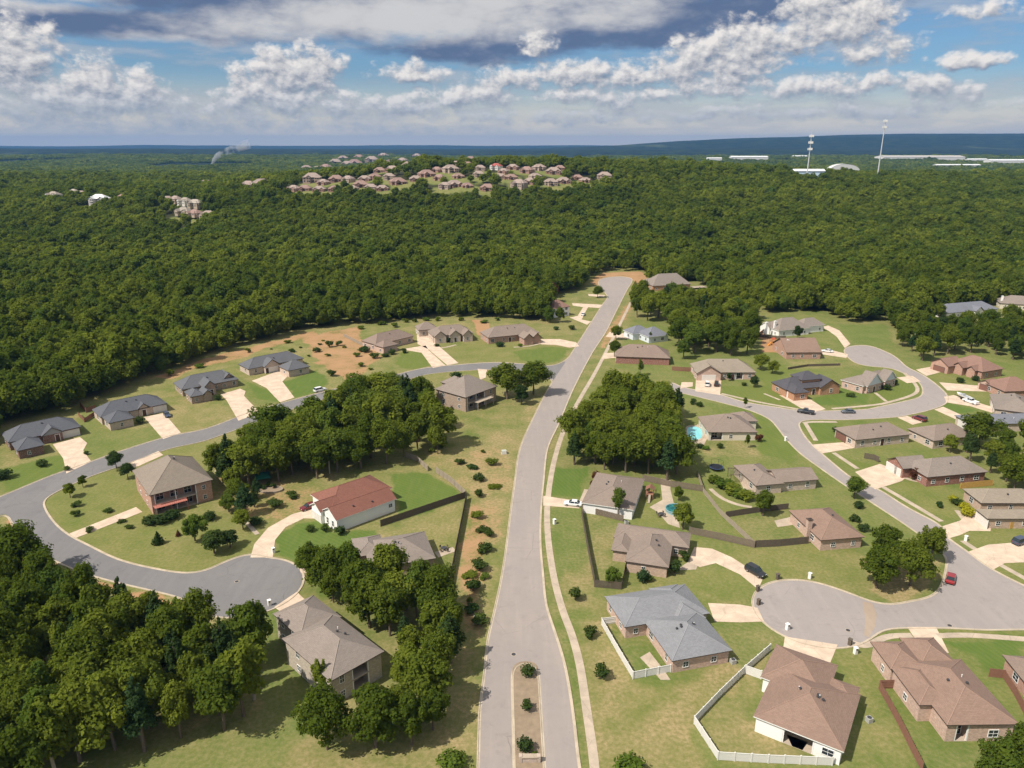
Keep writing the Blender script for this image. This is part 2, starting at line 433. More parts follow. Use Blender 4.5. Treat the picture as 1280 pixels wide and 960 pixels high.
def circle(px, py, r, n=48):
    c = P(px, py); return np.array([(c[0] + r * math.cos(2 * math.pi * k / n), c[1] + r * math.sin(2 * math.pi * k / n)) for k in range(n)])
ROAD_L.append(circle(311.5, 732.5, 11.5))
ROAD_R = [
 px_poly([(840,478),(855,484.7),(896,492),(930,502.5),(971,509),(995.6,512.8),(1027,513.7),(1080,512),(1096,509),(1124,503),(1145,498),(1152.5,493),(1152,483),(1144,474),(1130,467),(1112,460),(1087,458),(1070,454),(1059,446),(1055,438),(1062,433),(1085,432),(1105.6,439),(1120.6,447),(1134,459),(1152.5,468),(1171,481),(1184,494),(1183,504),(1168,511),(1140,518),(1115,522),(1055,525),(1027,524.5),(1004,526),(999,532),(1008.8,549),(1023.8,564),(1046,583),(1057,592),(1077,605),(1097,611),(1135,635),(1175,656),(1182,670),(1210,690),(1237,710),(1280,732),(1340,760),(1340,788),(1280,787),(1235,788),(1185,785.5),(1110,786),(1080,792),(1060,796),(1050,790),(1050,758),(1060,744),(1080,750),(1110,756),(1135,752),(1165,745),(1177,730),(1182,710),(1182,696),(1165,680),(1130,655),(1095,632),(1055,606),(1022,583),(999,566),(982.5,549),(971,534),(960,523),(934,512),(896,502),(855,492),(840,488)]),
 circle(1015, 764.5, 11.7)]
ISLAND = smooth(px_poly([(644,990),(643,945),(642,906),(641,865),(640.5,840),(643,832),(650,828),(658,827),(665,828),(670,831),(672.5,838),(674.5,870),(676.7,906),(680,960),(682,990)]), 4)
isl_poly = ISLAND

CELL = .7
gx = np.arange(-215, 215, CELL); gy = np.arange(70, 600, CELL)
GX, GY = np.meshgrid(gx, gy, indexing='ij')
def smin(a, b, k):
    h = np.clip(.5 + .5 * (b - a) / k, 0, 1)
    return b + (a - b) * h - k * h * (1 - h)
f_main = sdf(main_poly, GX, GY)
f_isl = sdf(isl_poly, GX, GY)
f_left = smin(sdf(smooth(ROAD_L[0], 4, True), GX, GY), sdf(ROAD_L[1], GX, GY), 3.)
f_right = smin(sdf(smooth(ROAD_R[0], 4, True), GX, GY), sdf(ROAD_R[1], GX, GY), 3.)
f_main = np.maximum(f_main, -f_isl)
f_all = np.minimum(smin(f_main, f_left, 4.), f_right)
f_leftonly = np.maximum(np.minimum(f_left, np.where(GX < -5, f_all, 9.)), -f_main)
f_mainx = np.where(f_left < 14, np.minimum(f_main, np.where((f_all < 0) & (f_left > 0) & (f_main > 0), f_all, f_main)), f_main)

def clip_field(phi, z):
    """mesh of the region phi < 0 by marching squares on the grid"""
    vid = {}; verts = []; faces = []
    neg = phi < 0
    cnt = neg[:-1, :-1].astype(int) + neg[1:, :-1] + neg[1:, 1:] + neg[:-1, 1:]
    segs = []
    def V(key, x, y):
        if key not in vid: vid[key] = len(verts); verts.append((x, y, z))
        return vid[key]
    for i, j in np.argwhere(cnt > 0):
        cs = [(i, j), (i + 1, j), (i + 1, j + 1), (i, j + 1)]
        if cnt[i, j] == 4:
            faces.append([V(c, gx[c[0]], gy[c[1]]) for c in cs]); continue
        poly = []; cuts = []
        for k in range(4):
            a = cs[k]; b = cs[(k + 1) % 4]; pa = phi[a]; pb = phi[b]
            if pa < 0: poly.append(V(a, gx[a[0]], gy[a[1]]))
            if (pa < 0) != (pb < 0):
                t = pa / (pa - pb); key = (min(a, b), max(a, b))
                v = V(key, gx[a[0]] + t * (gx[b[0]] - gx[a[0]]), gy[a[1]] + t * (gy[b[1]] - gy[a[1]]))
                poly.append(v); cuts.append((v, pa < 0))
        if len(poly) >= 3: faces.append(poly)
        if len(cuts) == 2:
            o = next(v for v, s in cuts if s); e = next(v for v, s in cuts if not s)
            segs.append((o, e))
    return verts, faces, segs

def contours(verts, segs):
    nxt = {a: b for a, b in segs}; has = set(b for a, b in segs); out = []
    starts = [a for a in nxt if a not in has] + list(nxt)
    used = set()
    for s in starts:
        if s in used: continue
        loop = [s]; used.add(s); c = s
        while c in nxt:
            c = nxt[c]; loop.append(c)
            if c in used: break
            used.add(c)
        if len(loop) > 6: out.append(np.array([verts[k][:2] for k in loop]))
    return out

def sheet(name, verts, faces, mat):
    me = bpy.data.meshes.new(name); me.from_pydata(verts, [], faces); me.materials.append(mat); me.update()
    return tag(link(name, me), kind='structure')

M_ASPH = m_asphalt('asphalt_worn', (.262, .230, .212), (.295, .252, .226))
M_ASPH_L = m_asphalt('asphalt_grey', (.155, .150, .150), (.182, .172, .168))
M_ASPH_R = m_asphalt('asphalt_pale', (.265, .236, .222), (.295, .258, .238))
M_CURB = m_concrete('kerb_concrete', (.46, .385, .29))
M_DRIVE = m_concrete('driveway_concrete', (.58, .455, .345))
M_WALK = m_concrete('pavement_concrete', (.44, .36, .275))
for nm, fld, mt in (('main_road', f_mainx, M_ASPH), ('side_road', f_leftonly, M_ASPH_L), ('estate_road', f_right, M_ASPH_R)):
    v, f, s = clip_field(fld, .03 if nm != 'side_road' else .034)
    sheet(nm, v, f, mt)

def sweep(paths, prof, name, mat, closed_tol=2.0):
    """kerb-like ribbons along paths; prof = [(offset to the right of travel, z)]"""
    verts = []; faces = []
    for p in paths:
        closed = np.hypot(*(p[0] - p[-1])) < closed_tol
        # resample and relax
        d = np.r_[0, np.cumsum(np.hypot(*np.diff(p, axis=0).T))]
        n = max(4, int(d[-1] / 1.3)); s = np.linspace(0, d[-1], n + 1)
        q = np.c_[np.interp(s, d, p[:, 0]), np.interp(s, d, p[:, 1])]
        if closed: q = q[:-1]
        for _ in range(3):
            a = np.roll(q, 1, 0); b = np.roll(q, -1, 0); r = (a + 2 * q + b) / 4
            if not closed: r[0] = q[0]; r[-1] = q[-1]
            q = r
        tg = np.roll(q, -1, 0) - np.roll(q, 1, 0)
        if not closed: tg[0] = q[1] - q[0]; tg[-1] = q[-1] - q[-2]
        tg /= np.hypot(tg[:, 0], tg[:, 1])[:, None] + 1e-9
        nr = np.c_[tg[:, 1], -tg[:, 0]]
        b0 = len(verts); m = len(prof)
        for k in range(len(q)):
            for o, z in prof: verts.append((q[k, 0] + nr[k, 0] * o, q[k, 1] + nr[k, 1] * o, z))
        N = len(q)
        for k in range(N if closed else N - 1):
            k2 = (k + 1) % N
            for j in range(m - 1):
                faces.append((b0 + k * m + j, b0 + k * m + j + 1, b0 + k2 * m + j + 1, b0 + k2 * m + j))
    return sheet(name, verts, faces, mat)

v, f, segs = clip_field(f_all, 0)
cons = contours(v, segs)
# region kept on one side: find which side is road from the field
def outward(p):
    i = len(p) // 2; t = p[min(i + 2, len(p) - 1)] - p[i - 2]; n = np.array((t[1], -t[0])) / (np.hypot(*t) + 1e-9)
    q = p[i] + n * .8; a = int((q[0] - gx[0]) / CELL); b = int((q[1] - gy[0]) / CELL)
    a = min(max(a, 0), len(gx) - 1); b = min(max(b, 0), len(gy) - 1)
    return p if f_all[a, b] > 0 else p[::-1]
cons = [outward(p) for p in cons]
sweep(cons, [(-.32, .04), (-.02, .045), (0, .14), (.17, .14), (.2, -.02)], 'kerb', M_CURB)

def flat_poly(name, pts, mat, z, px=True, sm=0):
    p = px_poly(pts) if px else np.array(pts)
    if sm: p = smooth(p, sm, True)
    me = bpy.data.meshes.new(name)
    n = len(p)
    me.from_pydata([(x, y, z) for x, y in p] + [(x, y, z - .12) for x, y in p], [],
                   [list(range(n))] + [[(k + 1) % n, k, k + n, (k + 1) % n + n] for k in range(n)])
    # wind the top upward
    me.materials.append(mat); me.update()
    a = sum(p[i][0] * p[(i + 1) % n][1] - p[(i + 1) % n][0] * p[i][1] for i in range(n))
    if a < 0: me.flip_normals()
    return tag(link(name, me), kind='structure')

def strip(name, pts, width, mat, z):
    p = smooth(px_poly(pts), 6)
    return sweep([p], [(-width / 2, z - .1), (-width / 2, z), (width / 2, z), (width / 2, z - .1)], name, mat, -1)

DRIVES = [
 [(66,555.5),(100,546.5),(109,554),(104,563),(114,577),(83,592),(79,573)],
 [(180,521.5),(205,516.5),(226,541),(204,549)],
 [(276,493),(300,486),(307,489),(305,495),(325,516),(298,526),(283,500)],
 [(315,476),(350,463),(361,469),(353,477),(368,497),(350,503),(333,485)],
 [(502,436.5),(532,432),(536,438),(557,457),(541,460),(527,441)],
 [(521,419),(532,416.5),(541,426),(573,454),(559,456.5),(536,437),(522,430)],
 [(676,424),(700,424),(720,428),(724,433),(712,434.5),(695,431),(676,430.5)],
 [(597,461),(609,462),(607,472),(600,475)],
 [(715,379),(754,381),(749,385),(735,384),(727,399.5),(739,402),(734,406),(712,397),(722,395),(729,384),(716,382)],
 [(735,367.5),(757,369),(754,371.5),(736,370)],
 [(87,667),(170,634),(178,640),(94,673)],
 [(163,579),(198,564),(204,569),(168,585)],
 [(313,697),(318,680),(335,660),(365,643),(400,633),(413,640),(404,648.5),(380,648),(357,659),(344,675),(341,697)],
 [(374,710),(410,700),(445,688),(455,700),(440,712),(415,716),(376,716)],
 [(343,759),(371,740),(392,760),(378,786),(372,780)],
 [(679,620),(727,627),(724,635.5),(679,632)],
 [(860,702),(868,684),(890,686),(915,697),(954,722),(948,737),(925,718),(895,704),(875,709)],
 [(885,754),(925,756),(947,760),(955,777),(925,778),(893,777)],
 [(981,796),(1047,806),(1034,838),(1010,822),(978,818)],
 [(1134,784),(1170,784),(1186,816),(1158,819)],
 [(1069,590),(1100,580),(1136,594),(1127,601.5),(1094,612)],
 [(1178,658),(1200,651),(1215,637),(1240,655),(1238,664),(1212,663.5),(1200,669),(1186,673)],
 [(1210,690),(1235,681),(1300,676),(1300,702),(1256,704),(1242,712)],
 [(1014,556),(1054,553),(1068,560),(1027,567)],
 [(974,494),(1014,500),(1032,511.5),(1018,515),(1001,510)],
 [(870,472),(902,472),(900,494),(869,489)],
 [(1027,409),(1035,407),(1049,413),(1063,430),(1056,435),(1046,421),(1035,413)],
 [(1024,437),(1040,438),(1060,443),(1058,447.5),(1028,443)],
 [(1121,472),(1141,470),(1151,477),(1134,479)],
 [(1145,462),(1172,457),(1184,463),(1158,470)],
 [(1174,478),(1233,483),(1234,489.5),(1184,488)],
 [(1180,496),(1192,494),(1244,510),(1240,516),(1212,507.5),(1183,503)],
 [(1168,512),(1179,508.5),(1202,519),(1199,526)],
 [(1122,522),(1134,520),(1153,528),(1141,531)],
 [(850,486),(866,483),(866,478),(852,478)],
 [(755,442),(776,440),(782,446),(752,449)],[(762,415),(792,418),(790,424),(757,421)],
]
for d in DRIVES: flat_poly('driveway', d, M_DRIVE, .058)
PADS = [[(543,690),(566,684),(570,689),(548,697)],[(825,598),(838,600),(838,612),(845,640),(850,660),(835,655),(822,640),(812,634),(828,625)],
        [(968,651),(990,646),(992,656),(972,659)],[(857,552),(872,530),(884,548),(880,556)],[(800,822),(812,815),(830,838),(838,850),(826,850)],
        [(868,697),(880,690),(870,712),(845,713)],[(983,918),(1010,928),(1003,938),(990,933)],[(920,592),(940,596),(945,612),(930,612)]]
for d in PADS: flat_poly('patio', d, M_WALK, .05)
WALKS = [
 ([(745,985),(742,947),(733,885),(724.6,830),(714,791),(704,765),(692,720),(684.5,665),(685,622),(693,575),(706,535),(724,500),(746,462),(770,415),(790,375)], 1.5, 'pavement'),
 ([(1004,529),(1010,527.5),(1046,527.5)], 1.4, 'pavement'), ([(1006,528),(1020,551)], 1.4, 'pavement'),
 ([(1042,566),(1072,586)], 1.4, 'pavement'), ([(1104,609),(1140,630),(1177,652)], 1.4, 'pavement'), ([(1203,676),(1240,700),(1290,728)], 1.4, 'pavement'),
 ([(902,492),(945,502),(1001,512)], 1.3, 'pavement'), ([(1040,511),(1095,506),(1118,501),(1140,494),(1147,488),(1143,479),(1130,466)], 1.4, 'pavement'),
 ([(1064,803),(1080,810),(1095,802),(1110,795),(1140,794.5)], 1.5, 'pavement'), ([(1172,795),(1210,794),(1280,799),(1330,803)], 1.5, 'pavement'),
 ([(543,436),(556,434.5),(570,431)], 1.2, 'garden_path'), ([(642,434),(660,433),(677,429)], 1.2, 'garden_path'), ([(1094,491),(1108,502)], 1.2, 'garden_path'),
 ([(888,611),(902,623),(925,632),(940,634)], 1.2, 'garden_path'), ([(725,632),(733,612)], 1.2, 'garden_path'), ([(955,492),(975,500)], 1.0, 'garden_path'),
 ([(1123,592),(1135,600),(1150,602)], 1.2, 'garden_path'), ([(1196,638),(1205,650)], 1.2, 'garden_path'),
 ([(300,640),(310,655),(322,668)], 1.1, 'garden_path'), ([(270,588),(300,612),(312,632)], 1.1, 'garden_path'),
]
for k, (p, w, nm) in enumerate(WALKS): strip(nm, p, w, M_WALK, .045 + .004 * (k % 5))
flat_poly('road_patch', [(1078,752),(1090,754),(1096,768),(1094,783),(1086,797),(1080,794),(1082,775)], m_asphalt('asphalt_patch', (.30, .23, .175), (.34, .27, .21)), .036)
# traffic island
m_isl = m_plain('island_soil', (.25, .19, .13), .95, .35, .9)
flat_poly('traffic_island', isl_poly, m_isl, .1, px=False)

# ------------------------------------------------------------------ the land: one sheet to the horizon
rr = np.concatenate([np.arange(25, 90, 5.), np.arange(90, 480, 1.15), np.arange(480, 700, 3.), 700 * 1.016 ** np.arange(1, 218)])
aa = np.radians(np.concatenate([np.arange(-72, -42, 2.), np.arange(-42, 42, .17), np.arange(42, 73, 2.)]))
RR, AA = np.meshgrid(rr, aa, indexing='ij')
LX = RR * np.sin(AA); LY = RR * np.cos(AA); LZ = H(LX, LY)
me = bpy.data.meshes.new('ground')
nv = RR.size; nr_, na_ = RR.shape
me.vertices.add(nv); me.vertices.foreach_set('co', np.stack([LX, LY, LZ], -1).ravel())
I = np.arange(nv).reshape(nr_, na_)
q = np.stack([I[:-1, :-1], I[:-1, 1:], I[1:, 1:], I[1:, :-1]], -1)[:, :, ::-1].reshape(-1, 4)
me.loops.add(q.size); me.loops.foreach_set('vertex_index', q.ravel().astype(np.int32))
me.polygons.add(len(q)); me.polygons.foreach_set('loop_start', np.arange(0, q.size, 4, dtype=np.int32))
me.update(calc_edges=True)
cv = np.zeros((nv, 4), np.float32); cv[:, 3] = .5
near = (RR < 640).ravel()
cv[:, :3] = (.12, .05, .12)
cv[near] = cover(LX.ravel()[near], LY.ravel()[near])
mid = ((RR > 640) & (RR < 1700)).ravel(); mx_, my_ = LX.ravel()[mid], LY.ravel()[mid]; am = np.zeros(mid.sum())
for px_, py_, w_ in FARH + FARL:
    hx, hy, _ = PT(px_, py_); am = np.maximum(am, sstep(20, 5, np.hypot(mx_ - hx, (my_ - hy + 6) * .8) + 16 * (fbm(mx_ / 14., my_ / 14.) - .5)))
cv[mid, :3] = cv[mid, :3] * (1 - am[:, None]) + np.array((.5, .36, .12)) * am[:, None]
at = me.color_attributes.new('cover', 'FLOAT_COLOR', 'POINT'); at.data.foreach_set('color', cv.ravel())
m, t, b = newmat('land')
g = t.new('ShaderNodeNewGeometry').outputs['Position']
a = t.new('ShaderNodeAttribute'); a.attribute_name = 'cover'
sp = t.new('ShaderNodeSeparateColor'); t.put(sp.inputs[0], a.outputs['Color'])
lush, dry, dirt = sp.outputs[0], sp.outputs[1], sp.outputs[2]
n_f = t.noise(g, 1.3, 5, .65); n_m = t.noise(g, .13, 4, .6); n_l = t.noise(g, .035, 3, .55); n_x = t.noise(g, 5.0, 3, .6)
mpw = t.new('ShaderNodeMapping'); t.put(mpw.inputs['Vector'], g); mpw.inputs['Scale'].default_value = (1, .16, 1); mpw.inputs['Rotation'].default_value = (0, 0, .35)
n_s = t.noise(mpw.outputs[0], .75, 3, .6)
green = t.mix(n_m, (.068, .112, .020), (.132, .166, .037))
green = t.mix(t.math('MULTIPLY', t.ramp(n_s, .4, .7), .4), green, (.165, .18, .055))
plot = a.outputs['Alpha']                                  # each plot is kept a little differently
green = t.mix(t.maprange(plot, .3, 1.0, 0, .45), green, (.066, .122, .022)); green = t.mix(t.maprange(plot, .7, 0.0, 0, .5), green, (.150, .158, .040))
rot = t.new('ShaderNodeVectorRotate'); rot.rotation_type = 'Z_AXIS'; t.put(rot.inputs['Vector'], g); t.put(rot.inputs['Angle'], t.math('MULTIPLY', t.math('FLOOR', t.math('MULTIPLY', plot, 6.0)), .55))
wv = t.new('ShaderNodeTexWave'); t.put(wv.inputs['Vector'], rot.outputs[0]); wv.inputs['Scale'].default_value = .28; wv.inputs['Distortion'].default_value = 1.2; wv.inputs['Detail'].default_value = 2
green = t.mix(t.math('MULTIPLY', t.math('MULTIPLY', wv.outputs['Fac'], lush), .22), green, (.155, .19, .055))
tan = t.mix(t.ramp(n_f, .3, .7), (.205, .175, .07), (.34, .26, .135))
soil = t.mix(n_m, (.30, .165, .08), (.40, .25, .135))
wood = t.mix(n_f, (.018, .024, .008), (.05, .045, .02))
dsum = t.math('MULTIPLY', dry, t.maprange(t.math('ADD', t.math('MULTIPLY', n_m, .65), t.math('MULTIPLY', n_l, .35)), .33, .62, .15, 1.7))
dsum = t.math('ADD', dsum, t.math('MULTIPLY', t.math('SUBTRACT', n_f, .5), .6), clamp=True)
c = t.mix(t.math('MULTIPLY', dsum, t.ramp(dry, .02, .2)), green, tan)
dd = t.ramp(t.math('ADD', dirt, t.math('MULTIPLY', t.math('SUBTRACT', t.math('ADD', t.math('MULTIPLY', n_f, .5), t.math('MULTIPLY', n_m, .5)), .5), 1.1)), .3, .62)
c = t.mix(t.math('MULTIPLY', dd, t.ramp(dirt, .02, .25)), c, soil)
c = t.mix(t.math('MULTIPLY', t.ramp(n_x, .45, .8), .3), c, t.mix(.5, c, (.03, .045, .012)))
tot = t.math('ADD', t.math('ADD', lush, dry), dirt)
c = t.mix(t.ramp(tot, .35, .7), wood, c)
# far country: woods, albedo darkened to imitate cloud shadow, with paler clearings
yy = t.new('ShaderNodeSeparateXYZ'); t.put(yy.inputs[0], g)
n_far = t.noise(g, .0016, 6, .62); n_far2 = t.noise(g, .008, 6, .7)
mpf = t.new('ShaderNodeMapping'); t.put(mpf.inputs['Vector'], g); mpf.inputs['Scale'].default_value = (1, .35, 1)
n_clear = t.noise(mpf.outputs[0], .0011, 5, .6)
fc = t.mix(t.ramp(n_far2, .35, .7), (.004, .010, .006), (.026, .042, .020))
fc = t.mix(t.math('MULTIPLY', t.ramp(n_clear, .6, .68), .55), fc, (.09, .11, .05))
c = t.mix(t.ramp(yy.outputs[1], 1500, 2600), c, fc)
t.put(b.inputs['Base Color'], c); b.inputs['Roughness'].default_value = .95; b.inputs['Specular IOR Level'].default_value = .1
bump(t, b, t.math('ADD', n_f, t.math('MULTIPLY', n_x, .5)), .5, .12)
me.materials.append(m)
me.polygons.foreach_set('use_smooth', [True] * len(me.polygons))
tag(link('ground', me), kind='structure')
# ------------------------------------------------------------------ foliage
def m_leaf(name, dark, light, rnd=.66, stand=.65):
    m, t, b = newmat(name)
    out = m.node_tree.nodes['Material Output']
    m.node_tree.nodes.remove(b)
    a = t.new('ShaderNodeAttribute'); a.attribute_name = 'tint'
    oi = t.new('ShaderNodeObjectInfo')
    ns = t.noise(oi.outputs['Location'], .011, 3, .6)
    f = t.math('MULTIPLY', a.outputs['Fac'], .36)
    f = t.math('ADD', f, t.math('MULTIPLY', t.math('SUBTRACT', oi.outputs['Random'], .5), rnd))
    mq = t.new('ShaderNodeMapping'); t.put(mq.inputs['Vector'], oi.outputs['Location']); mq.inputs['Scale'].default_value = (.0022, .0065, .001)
    nb = t.noise(mq.outputs[0], 1.0, 2, .5)                # broad dark and pale bands in the leaf colour, in place of cloud shadow
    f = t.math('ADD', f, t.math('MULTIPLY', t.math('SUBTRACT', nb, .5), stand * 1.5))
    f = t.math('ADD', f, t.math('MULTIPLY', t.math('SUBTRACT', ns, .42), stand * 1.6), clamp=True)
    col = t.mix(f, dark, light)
    # a few trees lean to blue-green or olive
    r2 = t.math('FRACT', t.math('MULTIPLY', oi.outputs['Random'], 7.31))
    col = t.mix(t.math('MULTIPLY', t.ramp(r2, .75, 1.0), .5), col, (dark[0] * 1.0, dark[1] * 1.3, dark[2] * 2.0))
    d = t.new('ShaderNodeBsdfDiffuse'); t.put(d.inputs['Color'], col)
    tr = t.new('ShaderNodeBsdfTranslucent'); t.put(tr.inputs['Color'], t.mix(.5, col, (light[0] * 1.1, light[1] * 1.25, light[2])))
    mx = t.new('ShaderNodeMixShader'); mx.inputs[0].default_value = .42
    t.l.new(d.outputs[0], mx.inputs[1]); t.l.new(tr.outputs[0], mx.inputs[2]); t.l.new(mx.outputs[0], out.inputs['Surface'])
    return m
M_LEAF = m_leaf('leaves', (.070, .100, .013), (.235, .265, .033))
M_PINE = m_leaf('needles', (.038, .066, .020), (.095, .130, .036), .4, .3)
M_SHRUB = m_leaf('shrub_leaves', (.046, .076, .018), (.12, .152, .034), .4, .2)
M_LIME = m_leaf('lime_leaves', (.09, .14, .02), (.17, .22, .035), .2, .1)
M_GOLD = m_leaf('golden_leaves', (.32, .30, .02), (.50, .46, .04), .2, .1)
M_RUST = m_leaf('russet_leaves', (.09, .035, .022), (.17, .09, .04), .3, .1)
M_BARK = m_plain('bark', (.13, .10, .075), .95, .35, 3)
M_PALEBARK = m_plain('pale_bark', (.32, .27, .21), .95, .3, 3)

def leaf_mesh(name, lobes, nleaf, size, mat, rng, flat=0.0, inner=.25):
    """leaf clumps spread over and through the lobes of a crown"""
    vol = np.array([l[3] * l[4] for l in lobes]); cnt = np.maximum(6, (nleaf * vol / vol.sum())).astype(int)
    V = []; T = []
    for (cx, cy, cz, rx, rz), n in zip(lobes, cnt):
        d = rng.normal(size=(n, 3)); d /= np.linalg.norm(d, axis=1)[:, None]
        lump = 1 + .22 * np.sin(d[:, 0] * 5 + cx * 3) * np.sin(d[:, 1] * 5 + cy) + .12 * rng.normal(size=n)
        rad = np.where(rng.random(n) < inner, rng.random(n) ** .5, .86 + .2 * rng.random(n)) * lump
        c = np.array((cx, cy, cz)) + d * rad[:, None] * np.array((rx, rx, rz))
        nn = d * 1.0 + rng.normal(size=(n, 3)) * .45 + np.array((0, 0, .45)); nn /= np.linalg.norm(nn, axis=1)[:, None]
        u = np.cross(nn, rng.normal(size=(n, 3))); u /= np.linalg.norm(u, axis=1)[:, None] + 1e-9
        w = np.cross(nn, u)
        s = size * (.6 + .8 * rng.random(n))[:, None]; k = (.55 + .4 * rng.random(n))[:, None]
        j = lambda: 1 + .35 * (rng.random((n, 1)) - .5)
        b1 = nn * s * (.25 * rng.normal(size=(n, 1)))
        V.append(np.stack([c - u * s * j(), c - w * s * k * j() + b1, c + u * s * j(), c + w * s * k * j() + b1], 1))
        tt = np.clip(.5 + .22 * rng.normal(size=n) + .25 * (rng.random() - .5) * 2, 0, 1)
        T.append(np.repeat(tt, 4))
    V = np.concatenate(V).reshape(-1, 3); T = np.concatenate(T)
    nq = len(V) // 4
    me = bpy.data.meshes.new(name)
    me.vertices.add(len(V)); me.vertices.foreach_set('co', V.astype(np.float32).ravel())
    me.loops.add(len(V)); me.loops.foreach_set('vertex_index', np.arange(len(V), dtype=np.int32))
    me.polygons.add(nq); me.polygons.foreach_set('loop_start', np.arange(0, len(V), 4, dtype=np.int32))
    at = me.attributes.new('tint', 'FLOAT', 'POINT'); at.data.foreach_set('value', T.astype(np.float32))
    me.materials.append(mat); me.update(calc_edges=True)
    return me

def broad_lobes(rng, h, r, n):
    """lobes of a rounded, uneven broadleaf crown, base of the crown at .28 h"""
    L = []
    zb = h * .32
    for k in range(n):
        f = (k + .5) / n; z = zb + (h - zb) * (.12 + .78 * f ** .85)
        e = math.sqrt(max(.05, 1 - ((z - (zb + (h - zb) * .42)) / ((h - zb) * .62)) ** 2))
        a = k * 2.4 + rng.random() * 1.2; d = r * e * (.35 + .62 * rng.random())
        if f > .85: d *= .5
        L.append((d * math.cos(a), d * math.sin(a), z, r * (.20 + .30 * rng.random()) * (.75 + .3 * e), (h - zb) * (.10 + .12 * rng.random())))
    L.append((0, 0, zb + (h - zb) * .45, r * .50, (h - zb) * .34))
    return L
def pine_lobes(rng, h, r, n):
    L = []
    for k in range(n):
        f = k / (n - 1); z = h * (.36 + .6 * f); e = (1 - f) ** .8 + .14
        for q in range(3 if f < .8 else 1):
            a = k * 1.9 + q * 2.1 + rng.random(); d = r * e * .55 * (f < .95)
            L.append((d * math.cos(a), d * math.sin(a), z + rng.random() * .5, r * e * .48, h * .045))
    return L
def trunk_mesh(name, h, r, rng, mat, limbs=5):
    b = MB(); top = h * .75
    pts = [(0, 0, -.3), (.05 * h * (rng.random() - .5), .05 * h * (rng.random() - .5), top * .5), (.08 * h * (rng.random() - .5), .08 * h * (rng.random() - .5), top)]
    b.tube(pts, [.028 * h, .02 * h, .007 * h], 7)
    for k in range(limbs):
        z = h * (.3 + .4 * k / limbs); a = k * 2.4 + rng.random()
        b.tube([(0, 0, z), (.3 * r * math.cos(a), .3 * r * math.sin(a), z + .08 * h), (.7 * r * math.cos(a), .7 * r * math.sin(a), z + .2 * h)], [.011 * h, .008 * h, .003 * h], 5)
    return b.mesh(name, mat)

TREEV = {'broad': [], 'pine': [], 'slim': []}
for k in range(7):
    rg = np.random.default_rng(100 + k); h = 10.; r = (3.4, 3.9, 3.0, 3.6, 4.2, 3.2, 3.7)[k]
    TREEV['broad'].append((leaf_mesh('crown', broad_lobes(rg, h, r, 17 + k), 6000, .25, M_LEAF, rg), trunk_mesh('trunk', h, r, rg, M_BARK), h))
for k in range(3):
    rg = np.random.default_rng(200 + k)
    TREEV['pine'].append((leaf_mesh('crown', pine_lobes(rg, 12., 2.6, 9 + k), 3600, .23, M_PINE, rg, inner=.4), trunk_mesh('trunk', 14., 1.2, rg, M_BARK, 2), 12.))
for k in range(2):
    rg = np.random.default_rng(250 + k)
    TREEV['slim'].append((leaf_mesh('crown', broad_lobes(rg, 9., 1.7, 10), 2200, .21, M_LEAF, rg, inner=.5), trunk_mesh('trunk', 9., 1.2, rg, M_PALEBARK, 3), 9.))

def tree(kind, x, y, h, label, group=None, name='broadleaf_tree', z=None, wid=1.0, var=None, crown_mat=None):
    vs = TREEV[kind]; cm, tm, hh = vs[random.randrange(len(vs)) if var is None else var % len(vs)]
    r = empty(name, (x, y, float(H(x, y)) if z is None else z), random.random() * 6.28)
    s = h / hh; w = s * wid * random.uniform(.92, 1.1); r.scale = (w, w, s)
    c = link('crown', cm, r); link('trunk', tm, r)
    if crown_mat:
        c.material_slots[0].link = 'OBJECT'; c.material_slots[0].material = crown_mat
    return tag(r, label, 'tree', group)

# ------------------------------------------------------------------ where trees stand
GROVES = [
 ('leafy tree in the dense dark wood below the curved left road', 'trees of the wood below the curved left road',
  [(-30,705),(0,712),(40,735),(90,757),(140,778),(190,792),(250,800),(300,815),(326,832),(330,862),(305,900),(260,925),(160,948),(90,958),(60,1000),(-40,1010)], 3.55, 11.0),
 ('leafy tree in the grove between the left road and the red roofed house', 'trees of the grove above the red roofed house',
  [(268,596),(300,575),(350,556),(400,538),(440,520),(470,502),(500,497),(530,507),(546,530),(562,552),(562,566),(520,572),(470,583),(420,592),(395,600),(345,604),(300,612)], 5.4, 11.8),
 ('tree in the big round grove right of the main road', 'trees of the big grove right of the main road',
  [(712,581),(716,556),(735,530),(760,512),(800,500),(826,512),(834,540),(840,575),(860,602),(845,604),(800,597),(765,590),(740,583)], 4.8, 11.0),
 ('tree in the wooded strip between the lower left houses and the main road', 'trees of the strip beside the main road',
  [(384,720),(410,728),(432,722),(470,739),(510,741),(545,752),(560,775),(572,802),(566,850),(549,892),(545,918),(500,938),(462,935),(425,948),(402,940),(412,932),(455,927),(508,898),(512,825),(480,795),(430,768)], 4.1, 9.6),
 ('tree of the wooded block behind the brick houses right of the main road', 'trees of the wooded block right of the upper main road',
  [(797,381),(812,379),(870,380),(900,370),(938,392),(944,412),(946,440),(935,445),(905,445),(880,444),(855,452),(846,436),(842,412),(838,404),(800,403),(790,398)], 6.9, 11.5),
 ('tree in the thicket above the loop road at the right edge', 'trees of the thicket above the loop road',
  [(1122,425),(1150,415),(1180,414),(1240,411),(1300,408),(1300,452),(1262,452),(1235,440),(1180,444),(1150,452),(1130,440)], 6.8, 10.5),
 ('tree in the clump behind the right edge houses', 'trees of the clump at the right edge',
  [(1180,570),(1195,552),(1220,556),(1250,566),(1300,560),(1300,612),(1262,618),(1244,604),(1222,585)], 5.2, 8.5),
]
